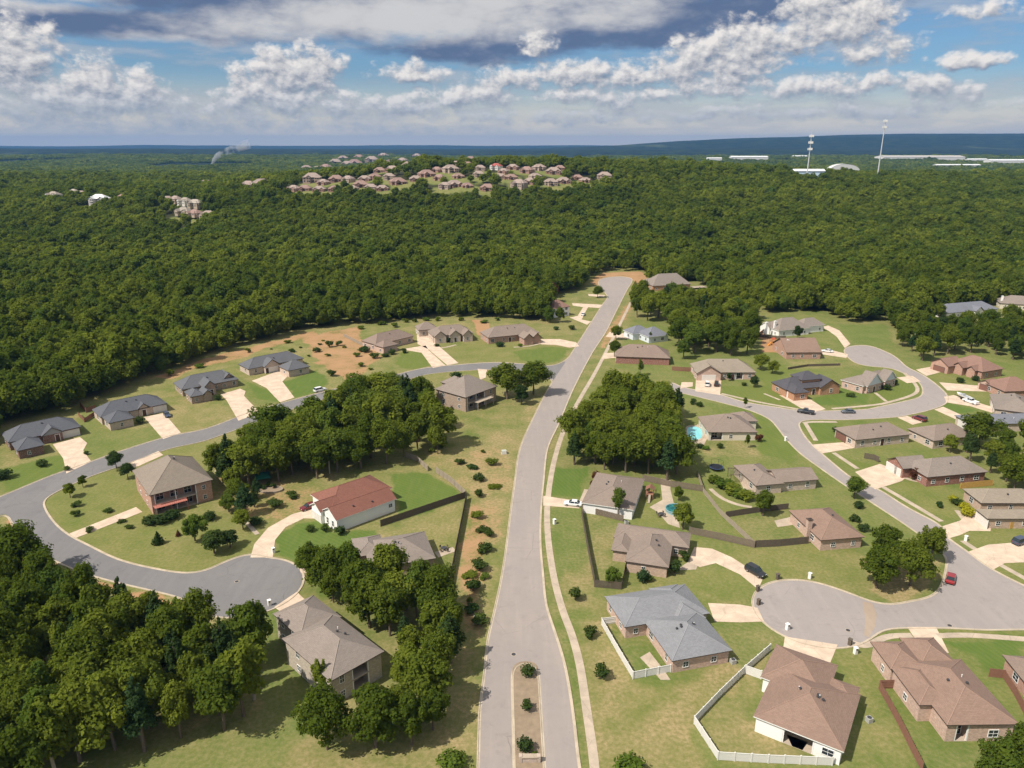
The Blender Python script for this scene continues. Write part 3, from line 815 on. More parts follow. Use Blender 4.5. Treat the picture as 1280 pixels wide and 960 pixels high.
FOREST = px_poly([(-190,800),(-130,660),(-60,560),(-10,560),(2,534),(60,519),(92,513),(112,500),(150,489),(200,468),(260,447),(300,433),(340,424),(380,413),(420,407),(455,405),(500,402),(530,398),(590,397),(615,396),(660,402),(690,404),(690,372),(715,364),(733,362),(738,348),(752,339),(806,338),(810,346),(812,353),(868,353),(890,363),(905,358),(950,386),(962,392),(990,390),(1034,388),(1046,400),(1062,403),(1090,402),(1110,402),(1122,418),(1150,408),(1180,402),(1172,398),(1178,391),(1250,384),(1256,377),(1290,377),(1345,380),(1345,560),(1420,640),(1560,800)])
FOREST = np.vstack([FOREST, [(3000, 60), (3000, 7000), (-5000, 7000), (-3000, 60)]])
FAR_CLEAR = []   # (x, y, radius) filled by the far houses

def scatter(poly, dist, rng):
    lo = poly.min(0); hi = poly.max(0); pts = []
    n = int((hi[0] - lo[0]) * (hi[1] - lo[1]) / dist ** 2 * 14)
    cand = lo + rng.random((n, 2)) * (hi - lo)
    cand = cand[inside(poly, cand[:, 0], cand[:, 1])]
    for p in cand:
        if all((p[0] - q[0]) ** 2 + (p[1] - q[1]) ** 2 > dist ** 2 for q in pts): pts.append(p)
    return pts

def plant_groves():
    """returns how many individual trees the groves use"""
    n = 0
    for lab, grp, poly, dist, h in GROVES:
        for p in scatter(px_poly(poly), dist, RNG):
            if blocked(p[0], p[1], 1.5): continue
            q = random.random(); k = ('broad' if q < .6 else 'pine' if q < .82 else 'slim') if dist < 3.9 else ('broad' if q < .86 else 'pine')
            tree(k, p[0], p[1], h * random.uniform(.7, 1.25), lab, grp, {'broad': 'broadleaf_tree', 'pine': 'pine_tree', 'slim': 'slender_tree'}[k], wid=random.uniform(.68, .95) if dist < 3.9 else random.uniform(.8, 1.05) if dist < 4.5 else random.uniform(.88, 1.1)); n += 1
    return n

def blocked(x, y, pad):
    for (cx, cy, c, s, x0, y0, x1, y1) in FOOT:
        lx = (x - cx) * c + (y - cy) * s; ly = -(x - cx) * s + (y - cy) * c
        if x0 - pad < lx < x1 + pad and y0 - pad < ly < y1 + pad: return True
    i = int((x - gx[0]) / CELL); j = int((y - gy[0]) / CELL)
    if 0 <= i < len(gx) and 0 <= j < len(gy) and f_all[i, j] < pad * .6: return True
    return False
FOOT = []; EST = []

def forest(n_single):
    """the big wood: the nearest trees one by one, the rest as one mass"""
    rg = np.random.default_rng(5)
    def grid(y0, y1, sp):
        ys = np.arange(y0, y1, sp); P_ = []
        for yv in ys:
            hw = yv * .85 + 60; xs = np.arange(-hw, hw, sp)
            P_.append(np.c_[xs, np.full(len(xs), yv)])
        p = np.concatenate(P_); return p + (rg.random(p.shape) - .5) * sp * .95
    out = []
    for y0, y1, sp, kind in ((110, 520, 5.5, 0), (520, 900, 6.9, 1), (900, 1500, 8.6, 2), (1500, 2600, 14., 3), (2600, 5600, 30., 4)):
        p = grid(y0, y1, sp)
        p = p[inside(FOREST, p[:, 0], p[:, 1])]
        out.append(np.c_[p, np.full(len(p), kind), np.full(len(p), sp)])
    pts = np.concatenate(out)
    keep = np.ones(len(pts), bool)
    for x, y, r in FAR_CLEAR: keep &= (pts[:, 0] - x) ** 2 + (pts[:, 1] - y) ** 2 > r * r
    keep &= ~((pts[:, 2] >= 3) & (fbm(pts[:, 0] / 420., pts[:, 1] / 900.) > .66))      # open fields far away
    est = np.zeros(len(pts))
    for x, y in EST: est = np.maximum(est, ((pts[:, 0] - x) ** 2 + ((pts[:, 1] - y) * .8) ** 2 < 42 ** 2))
    keep &= ~((est > 0) & (rg.random(len(pts)) > .45))
    near = pts[:, 1] < 640
    kk = np.array([not blocked(x, y, 2.5) for x, y in pts[near, :2]]); idx = np.nonzero(near)[0]; keep[idx[~kk]] = False
    pts = pts[keep]
    d = np.hypot(pts[:, 0], pts[:, 1])
    vis = np.abs(pts[:, 0] / np.maximum(pts[:, 1], 1)) < .72
    order = np.argsort(np.where(vis, d, 1e9)); single = set(order[:n_single].tolist())
    for i in order[:n_single]:
        x, y = pts[i, :2]; left = x < 0
        tree('broad', x, y, random.uniform(9, 13), 'leafy tree on the near edge of the big forest behind the grey roofed houses' if left else 'leafy tree on the near edge of the big forest on the right',
             'trees on the forest edge behind the grey roofed houses' if left else 'trees on the forest edge on the right', wid=random.uniform(.95, 1.15))
    rest = np.array([i for i in range(len(pts)) if i not in single]); q = pts[rest]
    # source trees for the mass (not in the scene themselves)
    src = bpy.data.collections.new('forest_trees')
    lod = {0: (6, 3000, .35, 11, 10.5, 3.55), 1: (6, 1700, .46, 11, 10.5, 4.2), 2: (5, 800, .68, 9, 10.5, 5.0), 3: (3, 300, 1.35, 6, 12, 8.), 4: (3, 170, 3.4, 6, 12, 19.)}
    base = {}; k0 = 0
    for kind, (nv_, nl, sz, nlob, h, r) in lod.items():
        base[kind] = (k0, nv_)
        for v_ in range(nv_):
            rg2 = np.random.default_rng(900 + kind * 10 + v_)
            lob = [(0, 0, h * .55, r * .8, h * .28)] + broad_lobes(rg2, h, r, nlob)
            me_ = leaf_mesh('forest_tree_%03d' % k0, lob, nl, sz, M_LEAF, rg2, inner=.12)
            o = bpy.data.objects.new('forest_tree_%03d' % k0, me_); src.objects.link(o); k0 += 1
    z = H(q[:, 0], q[:, 1])
    kind = q[:, 2].astype(int)
    idx = np.array([base[k][0] for k in range(5)])[kind] + (rg.random(len(q)) * np.array([base[k][1] for k in range(5)])[kind]).astype(int)
    sc = rg.uniform(.7, 1.3, len(q)); sc *= .8 + .45 * fbm(q[:, 0] / 60., q[:, 1] / 60.); sc *= np.where(rg.random(len(q)) < .07, 1.3, 1.)
    me = bpy.data.meshes.new('forest')
    me.vertices.add(len(q)); me.vertices.foreach_set('co', np.c_[q[:, 0], q[:, 1], z - .4].astype(np.float32).ravel())
    for nm, typ, val in (('pick', 'INT', idx.astype(np.int32)), ('turn', 'FLOAT', (rg.random(len(q)) * 6.283).astype(np.float32)), ('size', 'FLOAT', sc.astype(np.float32))):
        a_ = me.attributes.new(nm, typ, 'POINT'); a_.data.foreach_set('value', val)
    me.update()
    o = link('forest', me); tag(o, 'vast dense green forest rolling over the hills to the horizon', 'forest', None, 'stuff')
    ng = bpy.data.node_groups.new('plant_forest', 'GeometryNodeTree')
    ng.interface.new_socket('Geometry', in_out='INPUT', socket_type='NodeSocketGeometry'); ng.interface.new_socket('Geometry', in_out='OUTPUT', socket_type='NodeSocketGeometry')
    n = ng.nodes; l = ng.links
    gi = n.new('NodeGroupInput'); go = n.new('NodeGroupOutput'); ci = n.new('GeometryNodeCollectionInfo'); ip = n.new('GeometryNodeInstanceOnPoints')
    ci.inputs['Collection'].default_value = src; ci.inputs['Separate Children'].default_value = True; ci.inputs['Reset Children'].default_value = True
    def na(nm, typ):
        x = n.new('GeometryNodeInputNamedAttribute'); x.data_type = typ; x.inputs['Name'].default_value = nm; return x.outputs['Attribute']
    cx = n.new('ShaderNodeCombineXYZ'); l.new(na('turn', 'FLOAT'), cx.inputs['Z'])
    l.new(gi.outputs[0], ip.inputs['Points']); l.new(ci.outputs[0], ip.inputs['Instance']); ip.inputs['Pick Instance'].default_value = True
    l.new(na('pick', 'INT'), ip.inputs['Instance Index'])
    er = n.new('FunctionNodeEulerToRotation'); l.new(cx.outputs[0], er.inputs[0]); l.new(er.outputs[0], ip.inputs['Rotation'])
    l.new(na('size', 'FLOAT'), ip.inputs['Scale']); l.new(ip.outputs[0], go.inputs[0])
    md = o.modifiers.new('trees', 'NODES'); md.node_group = ng
    print('FOREST instances', len(q), 'single', n_single)

# ------------------------------------------------------------------ shrubs
SHRUBV = {}
def shrub_mesh(kind):
    if kind not in SHRUBV:
        L = []
        for v_ in range(3):
            rg = np.random.default_rng(400 + v_ + 10 * len(SHRUBV))
            if kind == 'round': lob = [(0, 0, .5, .5, .48)] + [(.28 * math.cos(a), .28 * math.sin(a), .45 + .2 * rg.random(), .3, .3) for a in np.arange(0, 6.2, 1.3)]
            elif kind == 'cone': lob = [(0, 0, .15 + .75 * f, .42 * (1 - f) + .07, .18) for f in np.linspace(0, 1, 6)]
            else: lob = [(.32 * math.cos(a) * rg.random(), .32 * math.sin(a), .3 + .5 * rg.random(), .24, .22) for a in np.arange(0, 6.2, .8)]
            L.append((leaf_mesh('foliage', lob, 700, .075, M_SHRUB, rg), lob))
        SHRUBV[kind] = L
    return SHRUBV[kind]
def shrub(px, py, w, h, label, kind='loose', mat=None, group=None, name='shrub', z=0, var=0):
    x, y = P(px, py, z)
    ms = shrub_mesh(kind); me_ = ms[var % 3][0]
    r = empty(name, (x, y, z), random.random() * 6); r.scale = (w, w, h)
    o = link('foliage', me_, r)
    if mat: o.material_slots[0].link = 'OBJECT'; o.material_slots[0].material = mat
    if 'stem' not in SHRUBV:
        b = MB(); b.tube([(0, 0, -.05), (.01, 0, .2), (.03, .02, .5)], [.04, .03, .012], 6); SHRUBV['stem'] = b.mesh('stem', M_BARK)
    link('stem', SHRUBV['stem'], r)
    return tag(r, label, 'shrub', group)
# ------------------------------------------------------------------ houses
M_WHITE = m_plain('white_trim', (.74, .73, .70), .6, .05)
M_GLASS = m_glass()
M_BROWNTRIM = m_plain('brown_trim', (.075, .055, .045), .6, .1)
M_DOORDK = m_plain('dark_door', (.07, .035, .025), .5, .15)
M_GARAGE = m_siding('garage_door_white', (.66, .62, .57))
M_GARAGEB = m_siding('garage_door_brown', (.20, .10, .075))
M_VENT = m_plain('roof_vent_metal', (.05, .05, .055), .5, .1)
M_PVC = m_plain('white_pipe', (.7, .68, .64), .5, .05)
ROOF = {k: m_roof('shingles_' + k, c) for k, c in dict(
    slate=(.098, .102, .115), slate2=(.112, .114, .124), brown=(.215, .160, .130), brown2=(.218, .172, .142), tan=(.215, .178, .142), red=(.195, .086, .062),
    taupe=(.215, .180, .155), grey=(.20, .202, .212), dark=(.075, .072, .082), rust=(.225, .135, .105), umber=(.225, .150, .115), sand=(.245, .205, .160), blue=(.16, .165, .19)).items()}
CAPS = {k: m_plain('ridge_caps_' + k, scl(tuple(m.node_tree.nodes['Brick Texture'].inputs['Color2'].default_value)[:3], 1.12), .9, .12) for k, m in ROOF.items()}
WALL = {k: m_brick('brick_' + k, c) for k, c in dict(
    red=(.27, .105, .075), dkred=(.16, .075, .06), tan=(.47, .33, .245), pink=(.52, .355, .28), orange=(.42, .20, .10), mix=(.33, .24, .18), pale=(.52, .41, .33), rose=(.43, .24, .175)).items()}
WALL.update(white=m_siding('siding_white', (.80, .78, .75)), blue=m_siding('siding_blue', (.62, .66, .69)), cream=m_siding('siding_cream', (.62, .55, .44)), stone=m_brick('stone_beige', (.42, .36, .29)), gray=m_siding('siding_gray', (.30, .31, .32)))

def bar_box(b, u0, v0, u1, v1, y0, y1, mi=0): b.box(u0, y0, v0, u1, y1, v1, mi)
WIN = {}
def window_meshes(w, h):
    k = (round(w, 1), round(h, 1))
    if k not in WIN:
        f = MB(); t_ = .07
        f.box(-w / 2 - t_, -.06, -t_, -w / 2, .05, h + t_); f.box(w / 2, -.06, -t_, w / 2 + t_, .05, h + t_)
        f.box(-w / 2, -.06, h, w / 2, .05, h + t_); f.box(-w / 2, -.08, -t_, w / 2, .05, 0)
        f.box(-.025, -.05, 0, .025, .045, h); f.box(-w / 2, -.048, h * .5 - .025, -.025, .045, h * .5 + .025); f.box(.025, -.048, h * .5 - .025, w / 2, .045, h * .5 + .025)
        p = MB(); p.box(-w / 2, -.02, 0, w / 2, .04, h)
        WIN[k] = (f.mesh('window', M_WHITE), p.mesh('pane', M_GLASS))
    return WIN[k]
def add_window(root, x, y, z, ang, w, h):
    f, p = window_meshes(w, h)
    o = link('window', f, root, (x, y, z), ang); link('pane', p, o)
DOORM = {}
def add_door(root, x, y, z, ang):
    if 'd' not in DOORM:
        b = MB(); b.box(-.6, -.05, 0, .6, .04, 2.2, 0); b.box(-.72, -.07, 0, -.6, .04, 2.32, 1); b.box(.6, -.07, 0, .72, .04, 2.32, 1); b.box(-.6, -.07, 2.2, .6, .04, 2.32, 1)
        for zz in (.25, 1.25):
            for xx in (-.45, .07): b.box(xx, -.07, zz, xx + .38, -.05, zz + .75, 0)
        hd = MB(); hd.box(.42, -.14, .98, .5, -.05, 1.1); DOORM['d'] = (b.mesh('door', [M_DOORDK, M_WHITE]), hd.mesh('handle', M_VENT))
    o = link('door', DOORM['d'][0], root, (x, y, z), ang); link('handle', DOORM['d'][1], o)
def add_garage(root, x, y, z, ang, w, brown=False):
    k = ('g', round(w, 1), brown)
    if k not in DOORM:
        b = MB(); h = 2.25
        for r_ in range(4):
            for c_ in range(max(2, int(w / 1.2))):
                n = max(2, int(w / 1.2)); cw = w / n
                b.box(-w / 2 + c_ * cw + .05, -.06, r_ * h / 4 + .04, -w / 2 + (c_ + 1) * cw - .05, -.03, (r_ + 1) * h / 4 - .04, 0)
        b.box(-w / 2, -.03, 0, w / 2, .04, h, 0)
        b.box(-w / 2 - .12, -.08, 0, -w / 2, .04, h + .12, 1); b.box(w / 2, -.08, 0, w / 2 + .12, .04, h + .12, 1); b.box(-w / 2, -.08, h, w / 2, .04, h + .12, 1)
        DOORM[k] = b.mesh('garage_door', [M_GARAGEB if brown else M_GARAGE, M_WHITE if not brown else M_BROWNTRIM])
    link('garage_door', DOORM[k], root, (x, y, z), ang)

def roof_block(b, x0, y0, x1, y1, ze, typ, pitch, th=.17, over=.42, wall=None):
    """adds the roof of a rectangle to b; gable triangles go to wall; returns the ridge (height, ends)"""
    W = x1 - x0; D = y1 - y0
    if typ == 'hip': along = 'x' if W >= D else 'y'
    elif typ in ('gx', 'gy'): along = typ[1]
    span = (D if along == 'x' else W) / 2
    zr = ze + span * pitch
    X = lambda u, v: (x0 + u, y0 + v) if along == 'x' else (x0 + v, y0 + u)
    L = W if along == 'x' else D; S = span * 2
    def p(u, v, z): a = X(u, v); return (a[0], a[1], z)
    ins = min(span * .98, L / 2 - .05) if typ == 'hip' else 0
    slope = math.hypot(span, span * pitch) / span
    flip = along == 'y'
    def face(pts, uv, mi=0):
        if flip: pts = pts[::-1]; uv = uv[::-1]
        b.face(pts, mi, uv)
    r0 = p(ins, span, zr); r1 = p(L - ins, span, zr)
    a0, a1, c1, c0 = p(0, 0, ze), p(L, 0, ze), p(L, S, ze), p(0, S, ze)
    face([a0, a1, r1, r0], [(0, 0), (L, 0), (L - ins, span * slope), (ins, span * slope)])
    face([c1, c0, r0, r1], [(0, 0), (L, 0), (L - ins, span * slope), (ins, span * slope)])
    if typ == 'hip':
        face([a1, c1, r1], [(0, 0), (S, 0), (span, ins * slope)]); face([c0, a0, r0], [(0, 0), (S, 0), (span, ins * slope)])
    for p0_, p1_ in [(r0, r1)] + ([(a0, r0), (a1, r1), (c1, r1), (c0, r0)] if typ == 'hip' else []):
        if math.dist(p0_, p1_) > .4: b.tube([p0_, p1_], .085, 4, 2)      # ridge caps
    zb = ze - th
    A0, A1, C1, C0 = p(0, 0, zb), p(L, 0, zb), p(L, S, zb), p(0, S, zb)
    if typ == 'hip':
        for q0, q1, Q1, Q0 in ((a0, a1, A1, A0), (a1, c1, C1, A1), (c1, c0, C0, C1), (c0, a0, A0, C0)):
            face([Q0, Q1, q1, q0], [(0, 0), (1, 0), (1, .1), (0, .1)], 1)
        face([A0, C0, C1, A1], [(0, 0), (1, 0), (1, 1), (0, 1)], 1)
    else:
        R0, R1 = p(0, span, zr - th * 1.25), p(L, span, zr - th * 1.25)
        for q0, q1, Q1, Q0 in ((a0, a1, A1, A0), (c1, c0, C0, C1)): face([Q0, Q1, q1, q0], [(0, 0), (1, 0), (1, .1), (0, .1)], 1)
        face([A1, R1, r1, a1], [(0, 0), (1, 0), (1, .1), (0, .1)], 1); face([R1, C1, c1, r1], [(0, 0), (1, 0), (1, .1), (0, .1)], 1)
        face([C0, R0, r0, c0], [(0, 0), (1, 0), (1, .1), (0, .1)], 1); face([R0, A0, a0, r0], [(0, 0), (1, 0), (1, .1), (0, .1)], 1)
        face([A0, R0, R1, A1], [(0, 0), (1, 0), (1, 1), (0, 1)], 1); face([C1, R1, R0, C0], [(0, 0), (1, 0), (1, 1), (0, 1)], 1)
        if wall is not None:
            for u in (over, L - over):
                g0, g1, gt = p(u, over, ze - th), p(u, S - over, ze - th), p(u, span, zr - th * 1.25 - .02)
                pts = [g0, g1, gt] if (u > L / 2) != flip else [g1, g0, gt]
                wall.face(pts, 1 if len(wall.mats) > 1 else 0)
    return zr, along, ins

def house(label, axis, blocks, ze=2.9, wall='tan', roof='brown', gable=None, pitch=.62, group=None, front=(), wins=True, chim=(), vents=0, cat='house', name='house', trim=None, foot=True, z=0.0, gwall=None, extra=None, win_step=4.6, sill=.85):
    """axis: two eave pixels that give the direction of the house's own x; blocks: eave outlines
       block = (A, B, depth or C, roof type[, options]) in pixels, or ('L', x0, y0, x1, y1, type[, options]) in metres from A of the first"""
    zz = z + ze
    A, B = P(*axis[0], zz), P(*axis[1], zz)
    rz = math.atan2(B[1] - A[1], B[0] - A[0])
    b0 = blocks[0]
    if b0[0] != 'L' and isinstance(b0[2], tuple):      # square up: share the reading error between both walls
        a_, b_, c_ = P(*b0[0], zz), P(*b0[1], zz), P(*b0[2], zz); rt = math.hypot(c_[0] - b_[0], c_[1] - b_[1]) < math.hypot(c_[0] - a_[0], c_[1] - a_[1])
        o_ = b_ if rt else a_; da = math.atan2(c_[1] - o_[1], c_[0] - o_[0]) - math.pi / 2 - rz
        da = (da + math.pi) % (2 * math.pi) - math.pi
        if abs(da) < .6: rz += da * .5
    c, s = math.cos(rz), math.sin(rz)
    def loc(p): dx, dy = p[0] - A[0], p[1] - A[1]; return (dx * c + dy * s, -dx * s + dy * c)
    rects = []
    for bl in blocks:
        if bl[0] == 'L':
            x0, y0, x1, y1, typ = bl[1:6]; opt = bl[6] if len(bl) > 6 else {}
        else:
            a, b_, dep, typ = bl[:4]; opt = bl[4] if len(bl) > 4 else {}
            h_ = z + opt.get('ze', ze)
            la, lb = loc(P(*a, h_)), loc(P(*b_, h_))
            if isinstance(dep, tuple): dep = loc(P(*dep, h_))[1] - (la[1] + lb[1]) / 2
            y = (la[1] + lb[1]) / 2
            x0, x1 = min(la[0], lb[0]), max(la[0], lb[0]); y0, y1 = min(y, y + dep), max(y, y + dep)
        rects.append((x0, y0, x1, y1, typ, opt))
    root = empty(name, (A[0], A[1], z), rz)
    tag(root, label, cat, group)
    wb = MB(); wb.mats = [0, 1] if gwall else [0]; rb = MB()
    ridge = None; over = .42
    R_ = []; PORCH = []
    for k, (x0, y0, x1, y1, typ, opt) in enumerate(rects):
        e = opt.get('ze', ze) + .013 * k; pi = opt.get('pitch', pitch) + .004 * k
        zr = roof_block(rb, x0, y0, x1, y1, e, typ, pi, wall=wb)
        if k == 0: ridge = zr
        ov = over + .011 * k
        w = (x0 + ov, y0 + ov, x1 - ov, y1 - ov); R_.append((*w, e))
        z0 = opt.get('z0', -.3)
        if not opt.get('open'):
            q = [(w[0], w[1]), (w[2], w[1]), (w[2], w[3]), (w[0], w[3])]
            if 'porch' in opt:                       # recess under the eave at the front
                fa, fb, pd = opt['porch']; xa = w[0] + (w[2] - w[0]) * fa; xb = w[0] + (w[2] - w[0]) * fb; yb = w[1] + pd
                q = [(w[0], w[1]), (xa, w[1]), (xa, yb), (xb, yb), (xb, w[1]), (w[2], w[1]), (w[2], w[3]), (w[0], w[3])]
                PORCH.append((k, fa, fb, pd, xa, xb, w[1], yb, e))
            for i in range(len(q)):
                p, r = q[i], q[(i + 1) % len(q)]; L = math.hypot(r[0] - p[0], r[1] - p[1])
                wb.face([(p[0], p[1], z0), (r[0], r[1], z0), (r[0], r[1], e - .1), (p[0], p[1], e - .1)], 0, [(0, 0), (L, 0), (L, e - .1 - z0), (0, e - .1 - z0)])
        else:
            for p in ((w[0], w[1]), (w[2], w[1]), (w[2], w[3]), (w[0], w[3])): wb.box(p[0] - .14, p[1] - .14, z0, p[0] + .14, p[1] + .14, e - .12)
        if foot: FOOT.append((A[0], A[1], c, s, x0, y0, x1, y1))
    wb.build('wall', [WALL[wall]] + ([WALL[gwall]] if gwall else []), root)
    ro = rb.build('roof', [ROOF[roof], trim or M_BROWNTRIM, CAPS[roof]], root)
    # openings
    def exterior(x, y, k):
        return not any(i != k and a - .2 < x < c_ + .2 and b_ - .2 < y < d_ + .2 for i, (a, b_, c_, d_, _) in enumerate(R_))
    used = {}
    for (k, fa, fb, pd, xa, xb, y0_, yb, e) in PORCH:
        L = R_[k][2] - R_[k][0]; used.setdefault((k, 'f'), []).append(((fa + fb) / 2 * L, (fb - fa) / 2 * L + .1))
        lv = (0, 2.8) if e > 5 else (0,)
        for zl in lv:
            n = max(1, int((xb - xa) / 2.6))
            for j in range(n): add_window(root, xa + (xb - xa) * (j + .5) / n, yb - .03, .12 + zl, 0, 1.7, 2.0)
            sl = MB(); sl.box(xa - .05 if zl else xa, y0_ - .1 if zl else y0_, zl - .14, xb, yb - .005, zl + .05); sl.build('porch_floor', M_DECKG, root)
        for xp in ((xa + .12, xb - .12) if xb - xa < 5 else (xa + .12, (xa + xb) / 2, xb - .12)):
            pm = MB(); pm.box(xp - .1, y0_ + .03, 0, xp + .1, y0_ + .23, e - .16); pm.build('post', M_WHITE, root)
    SIDES = {'f': (0, -1), 'b': (0, 1), 'l': (-1, 0), 'r': (1, 0)}
    def side_pt(k, sd, f):
        a, b_, c_, d_, e = R_[k]
        if sd == 'f': return (a + (c_ - a) * f, b_ - .03, 0.0, c_ - a)
        if sd == 'b': return (c_ - (c_ - a) * f, d_ + .03, math.pi, c_ - a)
        if sd == 'l': return (a - .03, d_ - (d_ - b_) * f, -math.pi / 2, d_ - b_)
        return (c_ + .03, b_ + (d_ - b_) * f, math.pi / 2, d_ - b_)
    for it in front:
        kind, k, sd, f = it[:4]
        x, y, an, L = side_pt(k, sd, f)
        if kind == 'garage': add_garage(root, x, y, .02, an, it[4], len(it) > 5); used.setdefault((k, sd), []).append((f * L, it[4] / 2 + .5))
        elif kind == 'door': add_door(root, x, y, .1, an); used.setdefault((k, sd), []).append((f * L, 1.1))
        elif kind == 'win': add_window(root, x, y, it[6] if len(it) > 6 else .9, an, it[4], it[5]); used.setdefault((k, sd), []).append((f * L, it[4] / 2 + .5))
    if wins:
        for k, (a, b_, c_, d_, e) in enumerate(R_):
            if rects[k][5].get('open') or rects[k][5].get('nowin'): continue
            for sd, (nx, ny) in SIDES.items():
                _, _, an, L = side_pt(k, sd, 0)
                n = max(0, int(L / win_step)) if L > 2.6 else 0
                if sd in 'lr' and n > 2: n = 2
                for j in range(n):
                    f = (j + .5 + random.uniform(-.12, .12)) / n
                    x, y, an, L = side_pt(k, sd, f)
                    if any(abs(f * L - u) < w_ + .7 for u, w_ in used.get((k, sd), [])): continue
                    if not exterior(x + nx * .5, y + ny * .5, k) or not exterior(x + nx * .5 + ny * .8, y + ny * .5 + nx * .8, k) or not exterior(x + nx * .5 - ny * .8, y + ny * .5 - nx * .8, k): continue
                    w_ = random.choice((.8, 1.0, 1.0, 1.5))
                    for fl in range(2 if e > 5 else 1): add_window(root, x, y, sill + 2.75 * fl, an, w_, random.choice((1.1, 1.4)) if w_ < 1.4 else 1.3)
    # on the roof
    x0, y0, x1, y1, typ, opt = rects[0]; zr, along, ins = ridge; pi = opt.get('pitch', pitch); e0 = opt.get('ze', ze)
    for q in range(vents):
        if along == 'x': vx = x0 + ins + (x1 - x0 - 2 * ins) * (.2 + .6 * (q + .5) / vents) + random.uniform(-.4, .4); vy = (y0 + y1) / 2 - random.uniform(.8, 2.4); zv = zr - ((y0 + y1) / 2 - vy) * pi
        else: vy = y0 + ins + (y1 - y0 - 2 * ins) * (.2 + .6 * (q + .5) / vents); vx = (x0 + x1) / 2 - random.choice((-1, 1)) * random.uniform(.8, 2.2); zv = zr - abs((x0 + x1) / 2 - vx) * pi
        b = MB()
        if q % 3 != 2: b.cyl(0, 0, -.3, .18, .1, n=8); b.cyl(0, 0, .18, .38, .26, .2, n=10); link('roof_vent', b.mesh('roof_vent', M_VENT), ro, (vx, vy, zv))
        else: b.cyl(0, 0, -.3, .45, .07, n=8); b.cyl(0, 0, .451, .5, .1, .1, n=8); link('vent_pipe', b.mesh('vent_pipe', M_PVC), ro, (vx, vy, zv))
    for (cx, cy, hh, mt) in chim:       # (x, y) fractions of the first block, height above the eave
        b = MB(); X = x0 + (x1 - x0) * cx; Y = y0 + (y1 - y0) * cy
        b.box(X - .55, Y - .45, -.2, X + .55, Y + .45, ze + hh, 0); b.box(X - .65, Y - .55, ze + hh + .002, X + .65, Y + .55, ze + hh + .18, 1); b.box(X - .25, Y - .2, ze + hh + .182, X + .25, Y + .2, ze + hh + .4, 1)
        b.build('chimney', [WALL[mt], M_WHITE if mt in ('white', 'cream') else M_BROWNTRIM], ro)
    if extra: extra(root, rects)
    return root

def deck_part(x0, y0, x1, y1, z, mat, rail=True, name='deck'):
    def fn(root, rects):
        b = MB(); n = max(2, int((x1 - x0) / .5))
        for k in range(n):
            b.box(x0 + (x1 - x0) * k / n + .01, y0, z - .05, x0 + (x1 - x0) * (k + 1) / n - .01, y1, z)
        for x in (x0 + .1, (x0 + x1) / 2, x1 - .1):
            for y in (y0 + .1, y1 - .1): b.box(x - .08, y - .08, -.2, x + .08, y + .08, z - .06)
        if rail:
            for y in (y0 + .06,):
                b.box(x0, y - .04, z + .85, x1, y + .04, z + .95)
                for k in range(n + 1): xx = x0 + .04 + (x1 - x0 - .08) * k / n; b.box(xx - .03, y - .03, z, xx + .03, y + .03, z + .85)
        b.build(name, mat, root)
    return fn
M_DECK = m_plain('deck_wood', (.30, .15, .10), .85, .2, 2)
M_DECKR = m_plain('red_deck_wood', (.42, .16, .12), .85, .2, 2)
M_DECKG = m_plain('grey_deck_wood', (.40, .33, .26), .85, .2, 2)

S = ((0, 0),)
house('dark slate roofed brick house at the far left edge with a tan driveway', ((21,564),(56,556)), [((9,552.5),(102.5,534),10.5,'hip'), ((21,564),(56,556),8,'hip'), ((52,545.5),(80,539.5),5,'gy',{'pitch':.7})], wall='dkred', roof='slate', vents=1,
      front=[('door',2,'f',.72),('garage',0,'f',.86,4.8)], win_step=3.6, gwall='gray')
house('slate roofed house left of the big tan two storey one, dark car in its drive', ((136,529),(168,522)), [((127,523.5),(207,502.5),10.5,'hip'), ((136,529.5),(168,522),8,'hip'), ((172,512.5),(188,508.5),5,'gy',{'pitch':.8})], wall='pale', roof='slate', vents=2,
      front=[('door',2,'f',.5),('garage',0,'f',.9,4.2)], win_step=5.)
house('slate roofed brown brick house with three front gables and a long drive', ((238,496),(256,492.5)), [((230,490),(295,471.5),11,'hip'), ((238,496.5),(256,493),8,'hip'), ((254,494.5),(266,490.5),6,'gy',{'pitch':.75}), ((256,486),(270,481),7,'gy',{'pitch':.95,'ze':3.6}), ((277,477.5),(296,472.5),8,'gy',{'pitch':.75})], wall='mix', roof='slate2', vents=1,
      front=[('garage',4,'f',.5,4.2),('door',3,'f',.6)], win_step=3.2)
house('slate roofed house at the orange cut bank with white porch posts', ((314,462),(329,459)), [((312,462.5),(378,447),10,'hip'), ((361,464),(387,457.5),9,'hip'), ((331,459.5),(351,455),5,'gy',{'pitch':.75})], wall='pale', roof='slate2', vents=1,
      front=[('garage',2,'f',.55,3.6),('door',2,'f',.12)], win_step=5.)
house('brown roofed brick house beside the bare orange lot and a dark green lawn', ((479,434.5),(498,430)), [((473,432),(514,419),11,'hip'), ((479,434.5),(498,430),7,'hip'), ((497,424),(514.5,418.5),6,'hip')], wall='pink', roof='brown', vents=1, front=[('garage',2,'r',.5,4.)], ze=3.2)
house('pink stone house with several small front gables at the forest edge', ((545,421),(592,417)), [((540,419.5),(592.5,416.5),11,'hip'), ((543,421.5),(559,420),7,'gy',{'pitch':.8}), ((562,420),(577,418.5),6,'gy',{'pitch':.8}), ((579,419.5),(592,418),6,'gy',{'pitch':.9}), ((523,413),(548,411),9,'hip')], ze=3.4, wall='pale', roof='brown2', vents=1, win_step=3.2, front=[('door',2,'f',.5)])
